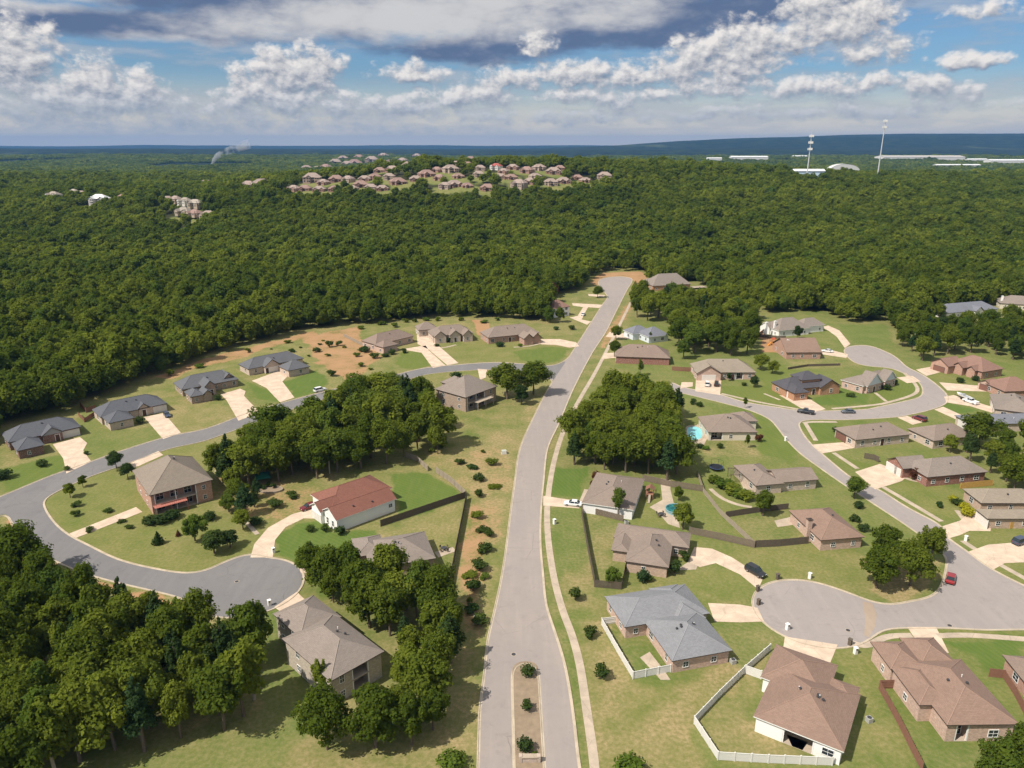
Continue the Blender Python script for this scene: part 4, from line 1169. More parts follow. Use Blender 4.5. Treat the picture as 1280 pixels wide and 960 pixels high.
house('brown roofed red brick house beside the curved drive near the main road', ((621,423.5),(651,420.5)), [((609,421.5),(676,416.5),12,'hip'), ((655,424),(668,422.5),7,'gy',{'pitch':.85}), ((666,422.3),(677,421),8,'gy',{'pitch':.85})], ze=3.2, wall='rose', roof='brown2', vents=2, front=[('door',0,'f',.42),('garage',2,'r',.5,4.)], win_step=5.)
house('two storey tan roofed lookout house above the slope of dry grass', ((582,497),(622,482.5)), [((582,497),(622,482.5),15.5,'hip',{'porch':(.06,.62,2.6)}), ('L',7,11,14.5,19.5,'hip')], ze=5.6, wall='mix', roof='taupe', pitch=.6, win_step=4.2, vents=0,
      extra=deck_part(4, -2.2, 12.5, .45, 3.0, M_DECKG))
house('large two storey house with tan hip roof and red deck inside the left road loop', ((185,618),(267.5,601)), [((185,618),(267.5,601),(154,591),'hip',{'pitch':.66,'porch':(.05,.74,2.2)}), ('L',9.5,13,15.5,19.5,'hip',{'pitch':.5,'ze':5.2})], ze=5.8, wall='rose', roof='tan', pitch=.66, vents=3, win_step=3.4,
      extra=deck_part(.6, -2.6, 8.5, .4, 2.6, M_DECKR))
house('white house with a red shingle roof and a big green back lawn', ((420,651),(496,623.5)), [((420,651),(496,623.5),7.4,'gx',{'pitch':.58}), ('L',2.2,6.2,20.2,17.2,'hip',{'pitch':.5}), ('L',-.8,6.4,5.2,12,'gx',{'pitch':.6})], ze=3.5, wall='white', roof='red', vents=2, trim=M_WHITE,
      front=[('garage',2,'l',.5,4.4),('win',0,'f',.92,1.0,.9,1.6),('win',0,'l',.3,.9,1.5),('win',0,'l',.7,.9,1.5)], wins=False)
house('taupe roofed house inside the dark fence below the red roofed house', ((470,712),(545,698)), [((462,711),(545,698),(533,663.5),'hip',{'pitch':.42}), ((444.5,697),(482,690),8.5,'hip',{'pitch':.42})], ze=2.9, wall='mix', roof='taupe', vents=3, front=[('garage',1,'l',.5,4.8)])
house('two storey house with taupe roof beside the woods, driveway to the turning circle', ((413,852),(480,814)), [((413,852),(480,814),(353,798),'hip',{'pitch':.5,'porch':(.40,.74,2.6)}), ('L',2.5,14,11.2,24,'hip',{'pitch':.5})], ze=5.4, wall='stone', roof='taupe', vents=3, win_step=4.2, front=[('garage',1,'b',.5,4.8)])
house('house half hidden by trees beside the upper main road', ((692,386),(713,383)), [((692,386),(713,383),10,'hip',{'pitch':.7})], ze=5.2, wall='white', roof='rust', vents=0)
# right of the main road
house('brown hip roofed house with a wooden deck at the end of the main road', ((816,357.5),(864,355)), [((816,357.5),(864,355),15,'hip',{'pitch':.85}), ('L',-1.5,9,11,17,'hip',{'pitch':.7})], ze=3.3, wall='orange', roof='taupe', pitch=.85, extra=deck_part(27, -2, 38, 4, 1.0, M_DECKG), vents=0)
house('pale blue house with grey roof behind the brown roofed brick house', ((811,421.5),(837,418.5)), [((811,421.5),(837,418.5),11,'hip'), ((789.5,417),(817,415.5),9,'hip')], ze=3.1, wall='blue', roof='blue', front=[('garage',1,'f',.55,5.)], vents=0, trim=M_WHITE)
house('red brick house with plain brown hip roof beside the upper main road', ((769,445.5),(838,448)), [((769,445.5),(838,448),13,'hip',{'pitch':.62})], ze=3.2, wall='red', roof='brown', vents=3, front=[('garage',0,'l',.5,4.6)], wins=False)
house('tan roofed house with two cars parked at its garage', ((871,466.5),(945,466.5)), [((871,465.5),(945.5,465.5),12.5,'hip',{'pitch':.62,'porch':(.55,.8,2.)}), ((870.5,467),(903,467),6,'gy',{'pitch':.6})], ze=3.1, wall='pink', roof='sand', vents=1, front=[('garage',1,'f',.5,5.2),('door',0,'f',.62)])
house('white walled house with two white chimneys at the wood edge', ((976,413),(1012,409.5)), [((974,413.5),(1013,409.5),13,'hip',{'pitch':.7}), ((961.5,410),(986,408),8,'gx',{'pitch':.55,'porch':(.05,.5,2.)}), ((1004,408.5),(1032,406),9,'hip')], ze=3.4, wall='white', roof='taupe', pitch=.7, chim=[(-.22,.35,3.4,'white'),(.05,.35,3.6,'white')], vents=0, trim=M_WHITE)
house('brown gable roofed brick house with white chimney by the far turning circle', ((984,441.5),(1026.5,439.5)), [((984,441.5),(1026.5,439.5),(972,428),'gx',{'pitch':.5})], ze=3.2, wall='rose', roof='umber', chim=[(.2,.45,3.6,'white')], vents=0, front=[('garage',0,'r',.5,4.6)])
house('orange brick two storey house with dark roof and upper tower', ((985,487),(1047,481.5)), [((983,487.5),(1047,481.5),10,'hip'), ((993,492),(1012,490),11,'hip',{'pitch':.5}), ((1003,476),(1027,473),7.5,'hip',{'ze':5.6}), ((1028,486),(1050,481.5),8,'gy',{'pitch':.6})], ze=3.1, wall='orange', roof='dark', vents=1, front=[('garage',1,'l',.4,4.6),('door',0,'f',.55)], win_step=5.)
house('grey roofed house with blue and white front gables inside the loop road', ((1080,483),(1121,471.5)), [((1080,483),(1121,471.5),(1051,474.5),'hip',{'pitch':.5}), ((1085,483),(1104,477.8),5,'gy',{'pitch':.9}), ((1107,477),(1121.5,472.8),4,'gy',{'pitch':.9})], ze=3.2, wall='pink', roof='taupe', gwall='blue', vents=1, win_step=2.2, trim=M_WHITE, front=[('door',1,'f',.5)])
house('red brick house with brown roof above the loop road bend', ((1226,464.5),(1257.5,461.5)), [((1226,464.5),(1257.5,461.5),(1206,449),'hip',{'pitch':.62}), ((1184,458),(1208,456),(1170,450.5),'gx',{'pitch':.55}), ('L',-2.4,6,4,11,'gx',{'pitch':.75}), ('L',-1.6,1.2,4,5.4,'gx',{'pitch':.75})], ze=3.3, wall='rose', roof='rust', vents=0, front=[('garage',1,'l',.5,5.,1)])
house('small brown roofed brick garage beside the loop road', ((1239,482.5),(1252,481)), [((1239,482.5),(1252.5,481),(1230,475.5),'gx',{'pitch':.55})], ze=2.7, wall='pink', roof='rust', front=[('garage',0,'l',.5,3.6,1)], vents=0, cat='garage', name='garage', wins=False)
house('brown roofed house at the right edge above the boat driveway', ((1256,489.5),(1300,488)), [((1256,489.5),(1300,488),12,'hip')], ze=3.0, wall='rose', roof='rust', vents=0)
house('tan roofed house beside the driveway with boat and trailer', ((1243,510.5),(1300,519)), [((1243,510.5),(1300,519),(1231,492),'hip',{'pitch':.5})], ze=3.0, wall='pale', roof='taupe', vents=2, front=[('garage',0,'l',.4,5.)])
house('blue grey roofed house at the right edge behind the trees', ((1219,533.5),(1300,526)), [((1219,533.5),(1300,526),(1199,519),'hip',{'pitch':.42})], ze=2.9, wall='pale', roof='blue', vents=3, front=[('garage',0,'l',.5,4.8)])
house('tan roofed house on the inside corner where the loop road starts', ((1073,552),(1136,541)), [((1073,552),(1136,541),(1047.5,534.5),'hip',{'pitch':.5})], ze=3.0, wall='pale', roof='brown2', vents=2, front=[('garage',0,'l',.3,4.6,1),('door',0,'f',.5)])
house('tan roofed house half hidden behind dark green trees, red car in front', ((1169,552),(1217,544)), [((1169,552),(1220,543.5),(1136,535.5),'hip',{'pitch':.5})], ze=2.9, wall='pale', roof='brown2', vents=1)
house('red brick house with grey brown roof and white garage doors', ((1164,599.5),(1230,587)), [((1164,599.5),(1230,587),(1134,577),'hip',{'pitch':.58}), ((1131,587.5),(1160,582),(1101,574),'gx',{'pitch':.55})], ze=3.1, wall='red', roof='taupe', vents=1, front=[('garage',1,'l',.68,2.6),('garage',1,'l',.3,4.4)], pitch=.58)
house('tan roofed house behind yellow shrubs at the right edge', ((1240,653),(1295,645)), [((1233,634),(1300,624),(1216,611),'hip',{'pitch':.5}), ((1240,653),(1300,644),(1217,636.5),'hip',{'pitch':.5})], ze=2.9, wall='tan', roof='sand', vents=1, front=[('garage',1,'l',.5,4.8)])
house('tan roofed cream house beside the light blue pool', ((885,540),(947,540.5)), [((885,540),(947.5,540.5),(870.5,521),'hip',{'pitch':.52,'porch':(.03,.3,2.4)}), ('L',12,9.5,19,17.5,'hip',{'pitch':.52})], ze=3.0, wall='cream', roof='brown2', vents=2, win_step=4.2)
house('brown roofed house with long low garage wing and pergola', ((946,607.5),(978,604)), [((945,607.5),(980,604),(919,581.5),'hip',{'pitch':.42}), ((974,604.5),(1022.5,598.5),8.5,'gx',{'pitch':.4})], ze=2.9, wall='pale', roof='brown2', vents=1, front=[('garage',1,'r',.5,4.8)], wins=True)
house('red brown roofed brick house with brick chimney beside the tree island', ((1026,675.5),(1081,671)), [((1026,675.5),(1081,671),(986,638),'hip',{'pitch':.48})], ze=3.0, wall='pink', roof='umber', chim=[(-.01,.35,2.6,'pink')], vents=1, front=[('garage',0,'r',.75,4.6)])
house('brown roofed white house with a white car in its drive off the main road', ((727,628),(792,638)), [((727,628),(792,638),(804,598),'hip',{'pitch':.40}), ('L',3.4,9.5,11,16.5,'hip',{'pitch':.42})], ze=3.0, wall='white', roof='brown2', vents=3, front=[('garage',0,'l',.5,4.8),('win',0,'r',.5,1.5,1.2)], wins=False, trim=M_WHITE)
house('brown roofed brick house on the fenced corner lot, long curved drive to the circle', ((781,701.5),(835,709.5)), [((781,701.5),(836,709.5),14.5,'hip',{'pitch':.45}), ((767,671.5),(861.5,685.5),7.2,'hip',{'pitch':.45}), ((763.5,687.5),(786,691),9,'hip',{'pitch':.4})], ze=2.9, wall='tan', roof='brown2', vents=2, front=[('garage',1,'r',.5,4.6)], wins=True)
house('grey roofed brick house with the small white fenced yard', ((840,826.5),(915,813)), [((840,826.5),(915.5,813),12.5,'hip',{'pitch':.42}), ((781,784.5),(887,766.5),10.5,'hip',{'pitch':.42}), ('L',5.5,10,12,22,'hip',{'pitch':.42})], ze=2.9, wall='pink', roof='grey', vents=5, front=[('garage',1,'r',.5,4.8),('door',0,'r',.25)], win_step=4.2)
house('large brown roofed white house in the white vinyl fenced yard', ((940,898),(1056,937)), [((940,898),(1056,937),(1086,872),'hip',{'pitch':.44,'porch':(.33,.70,3.0)}), ('L',-1.6,10.5,9,21,'hip',{'pitch':.44}), ('L',8.5,12,13.2,17,'hip',{'pitch':.44})], ze=3.1, wall='white', roof='umber', vents=6, trim=M_WHITE, front=[('garage',1,'b',.5,4.8),('win',0,'f',.86,1.6,1.2,1.0)], wins=False)
house('large brown roofed pink brick house near the bottom right corner', ((1186,906),(1274,905)), [((1184,906.5),(1274,905),15.5,'hip',{'pitch':.44,'porch':(.14,.34,1.6)}), ((1149,881.5),(1195,881),(1113,833),'hip',{'pitch':.44}), ('L',-2.6,13,3.6,20.5,'hip',{'pitch':.5}), ('L',3.2,14,9.6,21.5,'hip',{'pitch':.5})], ze=3.6, wall='pink', roof='umber', vents=3, front=[('garage',2,'b',.5,4.6)], win_step=5.)
house('brick house cut by the right edge next to the brown fence', ((1284,857),(1345,861)), [((1284,857),(1345,861),8,'hip',{'pitch':.45})], ze=2.9, wall='rose', roof='brown', vents=0)
house('dark roofed white house among the trees above the loop road', ((1183.5,391.5),(1248,386)), [((1183.5,391.5),(1249,386),13,'hip',{'pitch':.55}), ('L',19,-1.5,25,4,'gy',{'pitch':.8})], ze=3.3, wall='white', roof='blue', vents=0)
house('brown roofed house with white chimney at the right edge of the forest', ((1250,379),(1300,382)), [((1250,379),(1300,382),13,'hip',{'pitch':.6})], ze=3.2, wall='cream', roof='taupe', chim=[(.08,.3,3.4,'white')], vents=0)
# ------------------------------------------------------------------ fences
M_FWOOD = m_plain('fence_wood_weathered', (.17, .135, .10), .9, .3, 2)
M_FDARK = m_plain('fence_wood_dark', (.115, .092, .07), .9, .3, 2)
M_FBROWN = m_plain('fence_wood_brown', (.22, .11, .075), .9, .25, 2)
M_FYEL = m_plain('fence_wood_new', (.50, .30, .09), .85, .2, 2)
M_FGREY = m_plain('fence_wood_grey', (.30, .25, .19), .9, .25, 2)
M_VINYL = m_plain('white_vinyl', (.66, .64, .60), .5, .06)
def fence(pts, h, mat, label, boards=.16, cap=False, group=None, name='fence'):
    p = [P(*q) for q in pts]
    root = empty(name, (p[0][0], p[0][1], 0)); tag(root, label, 'fence', group)
    b = MB(); posts = []
    for a, c in zip(p[:-1], p[1:]):
        L = math.hypot(c[0] - a[0], c[1] - a[1]); an = math.atan2(c[1] - a[1], c[0] - a[0])
        M = Matrix.Translation((a[0] - p[0][0], a[1] - p[0][1], 0)) @ Matrix.Rotation(an, 4, 'Z')
        n = max(1, int(L / boards))
        for k in range(n):
            hh = h if cap else h + random.uniform(-.04, .05); w = L / n
            b.box(k * w + .008, -.015, .05, (k + 1) * w - .008, .015, hh, 0, M)
        for z in (.35, h - .35): b.box(0, .016, z, L, .06, z + .09, 0, M)
        if cap: b.box(0, -.05, h, L, .05, h + .09, 0, M)
        m = max(1, round(L / 2.4))
        for k in range(m): posts.append(M @ Vector((k * L / m, .07 if not cap else 0, 0)))
    posts.append(Vector((p[-1][0] - p[0][0], p[-1][1] - p[0][1], 0)))
    b.build('board_panel', mat, root)
    key = ('post', mat.name, h)
    if key not in DOORM:
        q = MB(); r_ = .05 if not cap else .08
        q.box(-r_, -r_, -.1, r_, r_, h + (.02 if not cap else .16))
        if cap: q.box(-.1, -.1, h + .162, .1, .1, h + .2)
        DOORM[key] = q.mesh('post', mat)
    for v in posts[:100]: link('post', DOORM[key], root, tuple(v))
    return root
fence([(476,658.5),(510,647),(545,635),(582,622.5)], 1.9, M_FDARK, 'dark board fence between the red roofed house and the taupe roofed house')
fence([(583,624),(576,660),(569,695),(562,733)], 1.9, M_FDARK, 'dark board fence running downhill along the rough grass strip')
fence([(582,621),(564,604),(545,591)], 1.9, M_FGREY, 'pale weathered fence behind the green back lawn of the red roofed house')
fence([(535,589),(522,577),(508,572)], 1.8, M_FGREY, 'short weathered fence below the grove at the back of the red roofed house')
fence([(726.5,641),(734,685),(743,731)], 1.9, M_FDARK, 'dark board fence beside the pavement along the main road')
fence([(743,734),(760,735.5),(776,737)], 1.8, M_FDARK, 'short dark fence in front of the yellow green garden tree')
fence([(777,737),(780,722),(783,707)], 1.8, M_FDARK, 'short dark fence from the garden corner to the brick house wall')
fence([(727,639),(752,645),(779,652)], 1.7, M_FWOOD, 'grey brown fence between the white house and the fenced corner lot house')
fence([(803,601),(840,609),(879,614.5)], 1.9, M_FWOOD, 'weathered fence along the foot of the big grove')
fence([(871,592),(879,616),(900,643),(942,683)], 1.5, M_FGREY, 'long pale fence sloping down between the two back yards')
fence([(861,667),(900,675),(943,685)], 1.9, M_FWOOD, 'weathered fence behind the lawn with the curved driveway')
fence([(944,684.5),(975,683),(1010,679.5)], 1.9, M_FDARK, 'dark fence joining the brick chimney house to the pale fence')
fence([(907,647),(945,641),(985,636.5)], 1.7, M_FDARK, 'dark low fence behind the red brown roofed house')
fence([(770,779),(752,781.5),(771,815),(791,849),(838,840)], 1.5, M_VINYL, 'white vinyl fence round the small yard of the grey roofed house', cap=True)
fence([(962,814),(930,842),(899,872),(867.5,905),(897,950),(960,954),(1040,957)], 1.5, M_VINYL, 'long white vinyl fence round the yard of the large white house', cap=True)
fence([(931,842),(951,849)], 1.7, M_VINYL, 'short white vinyl fence closing the yard beside the white house', cap=True)
fence([(1122,860.5),(1098,861),(1122,905),(1152,965)], 1.8, M_FBROWN, 'brown board fence left of the large pink brick house')
fence([(1236,846),(1254,848),(1268,870),(1286,905)], 1.8, M_FBROWN, 'brown board fence between the two bottom right houses')
fence([(1200,611),(1220,609),(1240,607)], 1.8, M_FYEL, 'bright new yellow wood fence behind the red brick house')
fence([(1262,661),(1300,657)], 1.8, M_FYEL, 'orange new wood fence at the right edge beside the tan roofed house')
fence([(840,463),(852,464),(865,464.5)], 1.8, M_FBROWN, 'red brown fence under the trees beside the red brick house')
fence([(1080,573),(1092,575),(1098,578)], 1.8, M_FDARK, 'dark fence beside the red brick house with white garage doors')
fence([(985,462),(1010,458),(1050,457)], 1.0, M_FDARK, 'low dark wall like fence across the bank above the orange brick house')
fence([(100,508),(108,516),(120,512)], 1.8, M_FBROWN, 'brown wooden fence between the two left slate roofed houses')
fence([(98,520),(106,528),(118,520)], 1.5, M_FBROWN, 'low brown wooden deck rail left of the second slate roofed house')
fence([(430,421),(448,430),(462,437)], 1.6, M_FGREY, 'grey fence beside the brown roofed house at the orange lot')
fence([(944,424),(960,410),(962,405)], 1.6, M_FDARK, 'dark fence beside the white house with two chimneys')
fence([(945,421),(975,424),(982,424)], 1.6, M_FDARK, 'dark fence behind the yard with the orange play equipment')

# ------------------------------------------------------------------ cars
def m_paint(name, col):
    m, t, b = newmat(name); b.inputs['Base Color'].default_value = (*col, 1); b.inputs['Roughness'].default_value = .3
    b.inputs['Coat Weight'].default_value = .6; b.inputs['Specular IOR Level'].default_value = .5; return m
PAINT = {k: m_paint('car_paint_' + k, c) for k, c in dict(white=(.72,.72,.71), black=(.012,.012,.014), red=(.26,.012,.015), maroon=(.13,.012,.015), grey=(.09,.10,.115), navy=(.035,.05,.085), silver=(.38,.39,.40)).items()}
M_TYRE = m_plain('tyre_rubber', (.02, .02, .02), .9, .1); M_RIM = m_plain('alloy_rim', (.42, .42, .43), .35, .05, metal=.7)
M_LAMP = m_plain('headlamp_glass', (.7, .7, .68), .15, .02); M_TAIL = m_plain('tail_lamp', (.30, .01, .01), .25, .05)
CARM = {}
def loft(b, secs, mi=0):
    """secs: list of (x, [(y, z) ...]) rings of equal length"""
    for (xa, ra), (xb, rb) in zip(secs[:-1], secs[1:]):
        n = len(ra)
        for k in range(n - 1): b.face([(xa, *ra[k]), (xb, *rb[k]), (xb, *rb[k + 1]), (xa, *ra[k + 1])], mi)
    b.face([(secs[0][0], *p) for p in secs[0][1]], mi); b.face([(secs[-1][0], *p) for p in secs[-1][1]][::-1], mi)
def car_meshes(kind):
    if kind in CARM: return CARM[kind]
    L, Wd, Hh, bel = {'sedan': (4.75, .92, 1.45, .92), 'suv': (4.9, .97, 1.78, 1.08), 'pickup': (5.7, 1.0, 1.85, 1.12)}[kind]
    h = L / 2; b = MB()
    def ring(w, zb, zt): return [(w * .92, zb), (w, zb + .2), (w, zt - .18), (w * .9, zt), (-w * .9, zt), (-w, zt - .18), (-w, zb + .2), (-w * .92, zb)]
    hood = bel - .12
    secs = [(-h, ring(Wd * .86, .38, bel - .12)), (-h + .15, ring(Wd * .97, .28, bel)), (-h * .4, ring(Wd, .24, bel)), (h * .35, ring(Wd, .24, bel)), (h * .72, ring(Wd * .98, .24, hood)), (h - .15, ring(Wd * .92, .28, hood - .1)), (h, ring(Wd * .8, .38, hood - .24))]
    loft(b, secs)
    x0, x1, x2, x3 = {'sedan': (-h + .55, -h + 1.25, .25, 1.05), 'suv': (-h + .12, -h + .5, .45, 1.15), 'pickup': (-.75, -.55, .55, 1.2)}[kind]
    zt = Hh; wt = Wd * .74; wb = Wd * .9
    b.box(x1, -wt, zt - .07, x2, wt, zt)                                        # roof panel
    for s_ in (-1, 1):                                                         # pillars
        for xa, xb in ((x0, x1), (x3, x2), ((x0 + x3) / 2 - .1, (x1 + x2) / 2 - .05)):
            y0, y1 = s_ * wb, s_ * wt
            b.face([(xa - .05, y0 * 1.012, bel), (xa + .05, y0 * 1.012, bel), (xb + .05, y1 * 1.012, zt - .02), (xb - .05, y1 * 1.012, zt - .02)])
    if kind == 'pickup':
        b.box(-h + .12, -Wd * .96, bel + .002, -.85, -Wd * .86, bel + .12); b.box(-h + .12, Wd * .86, bel + .002, -.85, Wd * .96, bel + .12); b.box(-h + .02, -Wd * .86, bel + .002, -h + .12, Wd * .86, bel + .12)
    g = MB()
    q = lambda x, w, z: [(x, -w, z), (x, w, z)]
    A, B_, Cc, D = q(x0, wb, bel - .02), q(x1, wt, zt - .06), q(x2, wt, zt - .06), q(x3, wb, bel - .02)
    g.face([A[0], A[1], B_[1], B_[0]]); g.face([D[1], D[0], Cc[0], Cc[1]])
    g.face([A[0], B_[0], Cc[0], D[0]]); g.face([D[1], Cc[1], B_[1], A[1]])
    w = MB(); M = Matrix.Rotation(math.pi / 2, 4, 'X'); w.cyl(0, 0, -.11, .11, .34, n=14, M=M)
    rm = MB(); rm.cyl(0, 0, -.12, .12, .2, n=10, M=M)
    hl = MB(); hl.box(h - .16, -.2, -.07, h - .03, .2, .07); tl = MB(); tl.box(-h - .01, -.14, -.09, -h + .12, .14, .09)
    CARM[kind] = (b.mesh('body', PAINT['white']), g.mesh('window', M_GLASS), w.mesh('wheel', M_TYRE), rm.mesh('rim', M_RIM), hl.mesh('headlight', M_LAMP), tl.mesh('tail_light', M_TAIL), L, Wd, bel)
    return CARM[kind]
def car(px, py, px2, py2, paint, kind, label, z=.06, name='parked_car', cat='car'):
    """standing at a pixel, its nose towards a second pixel"""
    a, c = P(px, py, z), P(px2, py2, z); an = math.atan2(c[1] - a[1], c[0] - a[0])
    bm_, gm, wm, rm, hl, tl, L, Wd, bel = car_meshes(kind)
    r = empty(name, (a[0], a[1], z), an); tag(r, label, cat)
    b = link('body', bm_, r); b.material_slots[0].link = 'OBJECT'; b.material_slots[0].material = PAINT[paint]
    link('window', gm, r)
    for sx in (-.3, .31):
        for sy in (-1, 1):
            w = link('wheel', wm, r, (sx * L, sy * (Wd - .1), .34)); link('rim', rm, w)
    for sy in (-1, 1):
        link('headlight', hl, r, (0, sy * Wd * .58, bel - .34)); link('tail_light', tl, r, (0, sy * Wd * .68, bel - .28))
    return r
car(944, 717, 965, 729, 'black', 'suv', 'black car on the curved driveway beside the right turning circle')
car(716, 631.5, 700, 630, 'white', 'sedan', 'white car at the left end of the drive off the main road')
car(1188, 725, 1190, 716, 'red', 'sedan', 'red car on the road beside the tree island')
car(386, 635.5, 370, 641, 'maroon', 'sedan', 'dark red car on the drive of the red roofed house')
car(209, 520, 215, 528, 'navy', 'sedan', 'dark car on the drive of the left slate roofed house')
car(400, 489, 425, 483, 'white', 'suv', 'white car on the left road at the edge of the grove', z=.04)
car(884, 481.5, 884, 470, 'white', 'suv', 'white car in front of the garage beside a black one')
car(895.5, 481.5, 896, 470, 'black', 'suv', 'black car in front of the garage beside a white one')
car(1007, 516.5, 985, 513, 'black', 'pickup', 'black pickup truck at the road corner before the orange brick house', cat='pickup truck', name='pickup_truck')
car(1060, 516, 1040, 516, 'grey', 'sedan', 'grey car parked along the loop road kerb')
car(1034, 440, 1020, 438.5, 'white', 'sedan', 'white car beside the brown gable roofed house')
car(1149, 525, 1140, 522, 'maroon', 'suv', 'dark red car on the short drive behind the tan roofed house')
car(729, 394, 735, 385, 'white', 'sedan', 'white car on the small drive beside the upper main road')
car(1276, 679, 1292, 674, 'navy', 'suv', 'dark car at the right edge on the wide pale driveway')
car(1025, 411.5, 1034, 409, 'black', 'suv', 'black car beside the white house with two chimneys')
car(1213, 503.5, 1200, 499, 'white', 'pickup', 'white pickup truck on the boat driveway', cat='pickup truck', name='pickup_truck')
# boat on a trailer
def boat(px, py, px2, py2):
    a, c = P(px, py), P(px2, py2); r = empty('boat_on_trailer', (a[0], a[1], .06), math.atan2(c[1] - a[1], c[0] - a[0]))
    tag(r, 'white boat on a trailer at the left end of the driveway', 'boat')
    b = MB()
    def ring(w, z0, z1): return [(w, z1), (w * .8, z0 + .3), (0, z0), (-w * .8, z0 + .3), (-w, z1)]
    loft(b, [(-2.8, ring(1.0, .75, 1.5)), (0, ring(1.1, .7, 1.5)), (1.8, ring(.8, .8, 1.6)), (3.0, ring(.08, 1.2, 1.75))]); b.build('hull', PAINT['white'], r)
    d = MB(); d.face([(-2.7, -.9, 1.42), (0, -1.0, 1.42), (1.7, -.72, 1.5), (1.7, .72, 1.5), (0, 1.0, 1.42), (-2.7, .9, 1.42)]); d.box(-.6, -.5, 1.43, .3, .5, 2.0); d.build('deck', PAINT['silver'], r)
    t_ = MB(); t_.box(-2.6, -.6, .42, 2.2, -.5, .54); t_.box(-2.6, .5, .42, 2.2, .6, .54); t_.box(2.2, -.06, .42, 3.9, .06, .52); t_.box(-.6, -1.0, .3, -.45, 1.0, .42); t_.build('trailer', M_VENT, r)
    for s_ in (-1, 1): link('wheel', car_meshes('sedan')[2], r, (-.5, s_ * 1.1, .34))
boat(1203, 498.5, 1192, 494)

# ------------------------------------------------------------------ gardens and yards
def lathe(b, prof, n=24, mi=0):
    for (r0, z0), (r1, z1) in zip(prof[:-1], prof[1:]):
        for k in range(n):
            a, c = 2 * math.pi * k / n, 2 * math.pi * (k + 1) / n
            p = [(r0 * math.cos(a), r0 * math.sin(a), z0), (r0 * math.cos(c), r0 * math.sin(c), z0), (r1 * math.cos(c), r1 * math.sin(c), z1), (r1 * math.cos(a), r1 * math.sin(a), z1)]
            b.face(p if r0 > 1e-6 and r1 > 1e-6 else ([p[0], p[1], p[2]] if r1 > 1e-6 or True else p), mi) if r1 > 1e-6 else b.face(p[:3], mi)
def m_water(name, col):
    m, t, b = newmat(name); g = t.new('ShaderNodeTexCoord').outputs['Object']; n = t.noise(g, 2.0, 3)
    t.put(b.inputs['Base Color'], t.mix(n, scl(col, .85), scl(col, 1.1))); b.inputs['Roughness'].default_value = .08; bump(t, b, n, .15, .05); return m
def pool():
    """in-ground pool: deck ring, lining and water are parts of one thing"""
    pts = smooth(px_poly([(859,536),(866,533.5),(874,535),(878,541),(876,548),(866,550.5),(860,546)]), 6, True); c = pts.mean(0); q = pts - c
    r = empty('swimming_pool', (c[0], c[1], 0)); tag(r, 'light blue kidney shaped swimming pool beside the cream house', 'swimming pool')
    n = len(q); b = MB(); o = q * 1.22
    for k in range(n):
        j = (k + 1) % n; b.face([(*q[k], .14), (*o[k], .14), (*o[j], .14), (*q[j], .14)]); b.face([(*o[k], .14), (*o[k], -.05), (*o[j], -.05), (*o[j], .14)]); b.face([(*q[j], .14), (*q[j], .05), (*q[k], .05), (*q[k], .14)])
    b.build('pool_deck', M_WALK, r)
    w = MB(); w.face([(*p, .09) for p in q]); w.build('water', m_water('pool_water', (.22, .58, .62)), r)
pool()
def round_pool():
    x, y = P(845, 639); r = empty('above_ground_pool', (x, y, 0)); tag(r, 'round above ground pool with a teal cover beside the garden tree', 'swimming pool')
    b = MB(); lathe(b, [(2.7, 0), (2.7, .75), (2.85, .76), (2.85, .84), (2.6, .84), (2.6, .6)], 28); b.build('pool_wall', m_plain('pool_wall_grey', (.2, .32, .34), .6, .1), r)
    m, t, bs = newmat('teal_cover'); g = t.new('ShaderNodeTexCoord').outputs['Object']
    n = t.noise(g, 1.1, 4, .7); t.put(bs.inputs['Base Color'], t.mix(t.ramp(n, .35, .65), (.006, .045, .05), (.03, .20, .20))); bs.inputs['Roughness'].default_value = .8; bump(t, bs, n, .6, .2)
    w = MB(); lathe(w, [(2.59, .7), (1.4, .73), (.01, .72)], 28); w.build('pool_cover', m, r)
round_pool()
def trampoline(px, py):
    x, y = P(px, py); r = empty('trampoline', (x, y, 0)); tag(r, 'round black trampoline on the lawn behind the pergola house', 'trampoline')
    b = MB(); lathe(b, [(1.75, .88), (1.75, .96)], 24); lathe(b, [(1.7, .92), (.01, .9)], 24); b.build('jumping_mat', m_plain('black_mat', (.012, .014, .02), .6, .1), r)
    d = MB(); lathe(d, [(2.1, .93), (1.75, .97)], 24); d.build('rim_pad', m_plain('navy_pad', (.03, .05, .10), .6, .1), r)
    for k in range(6):
        a = k * math.pi / 3; l_ = MB(); l_.tube([(2.0 * math.cos(a), 2.0 * math.sin(a), 0), (1.98 * math.cos(a), 1.98 * math.sin(a), .92), (1.95 * math.cos(a), 1.95 * math.sin(a), 2.6)], .04, 6); l_.build('leg', M_VENT, r)
    nn = MB(); lathe(nn, [(1.94, 2.54), (1.94, 2.6)], 24); nn.build('net_hoop', M_VENT, r)
trampoline(895, 587)
M_RED = m_plain('red_plastic', (.45, .08, .03), .5, .1); M_ORANGE = m_plain('orange_plastic', (.60, .25, .05), .5, .1)
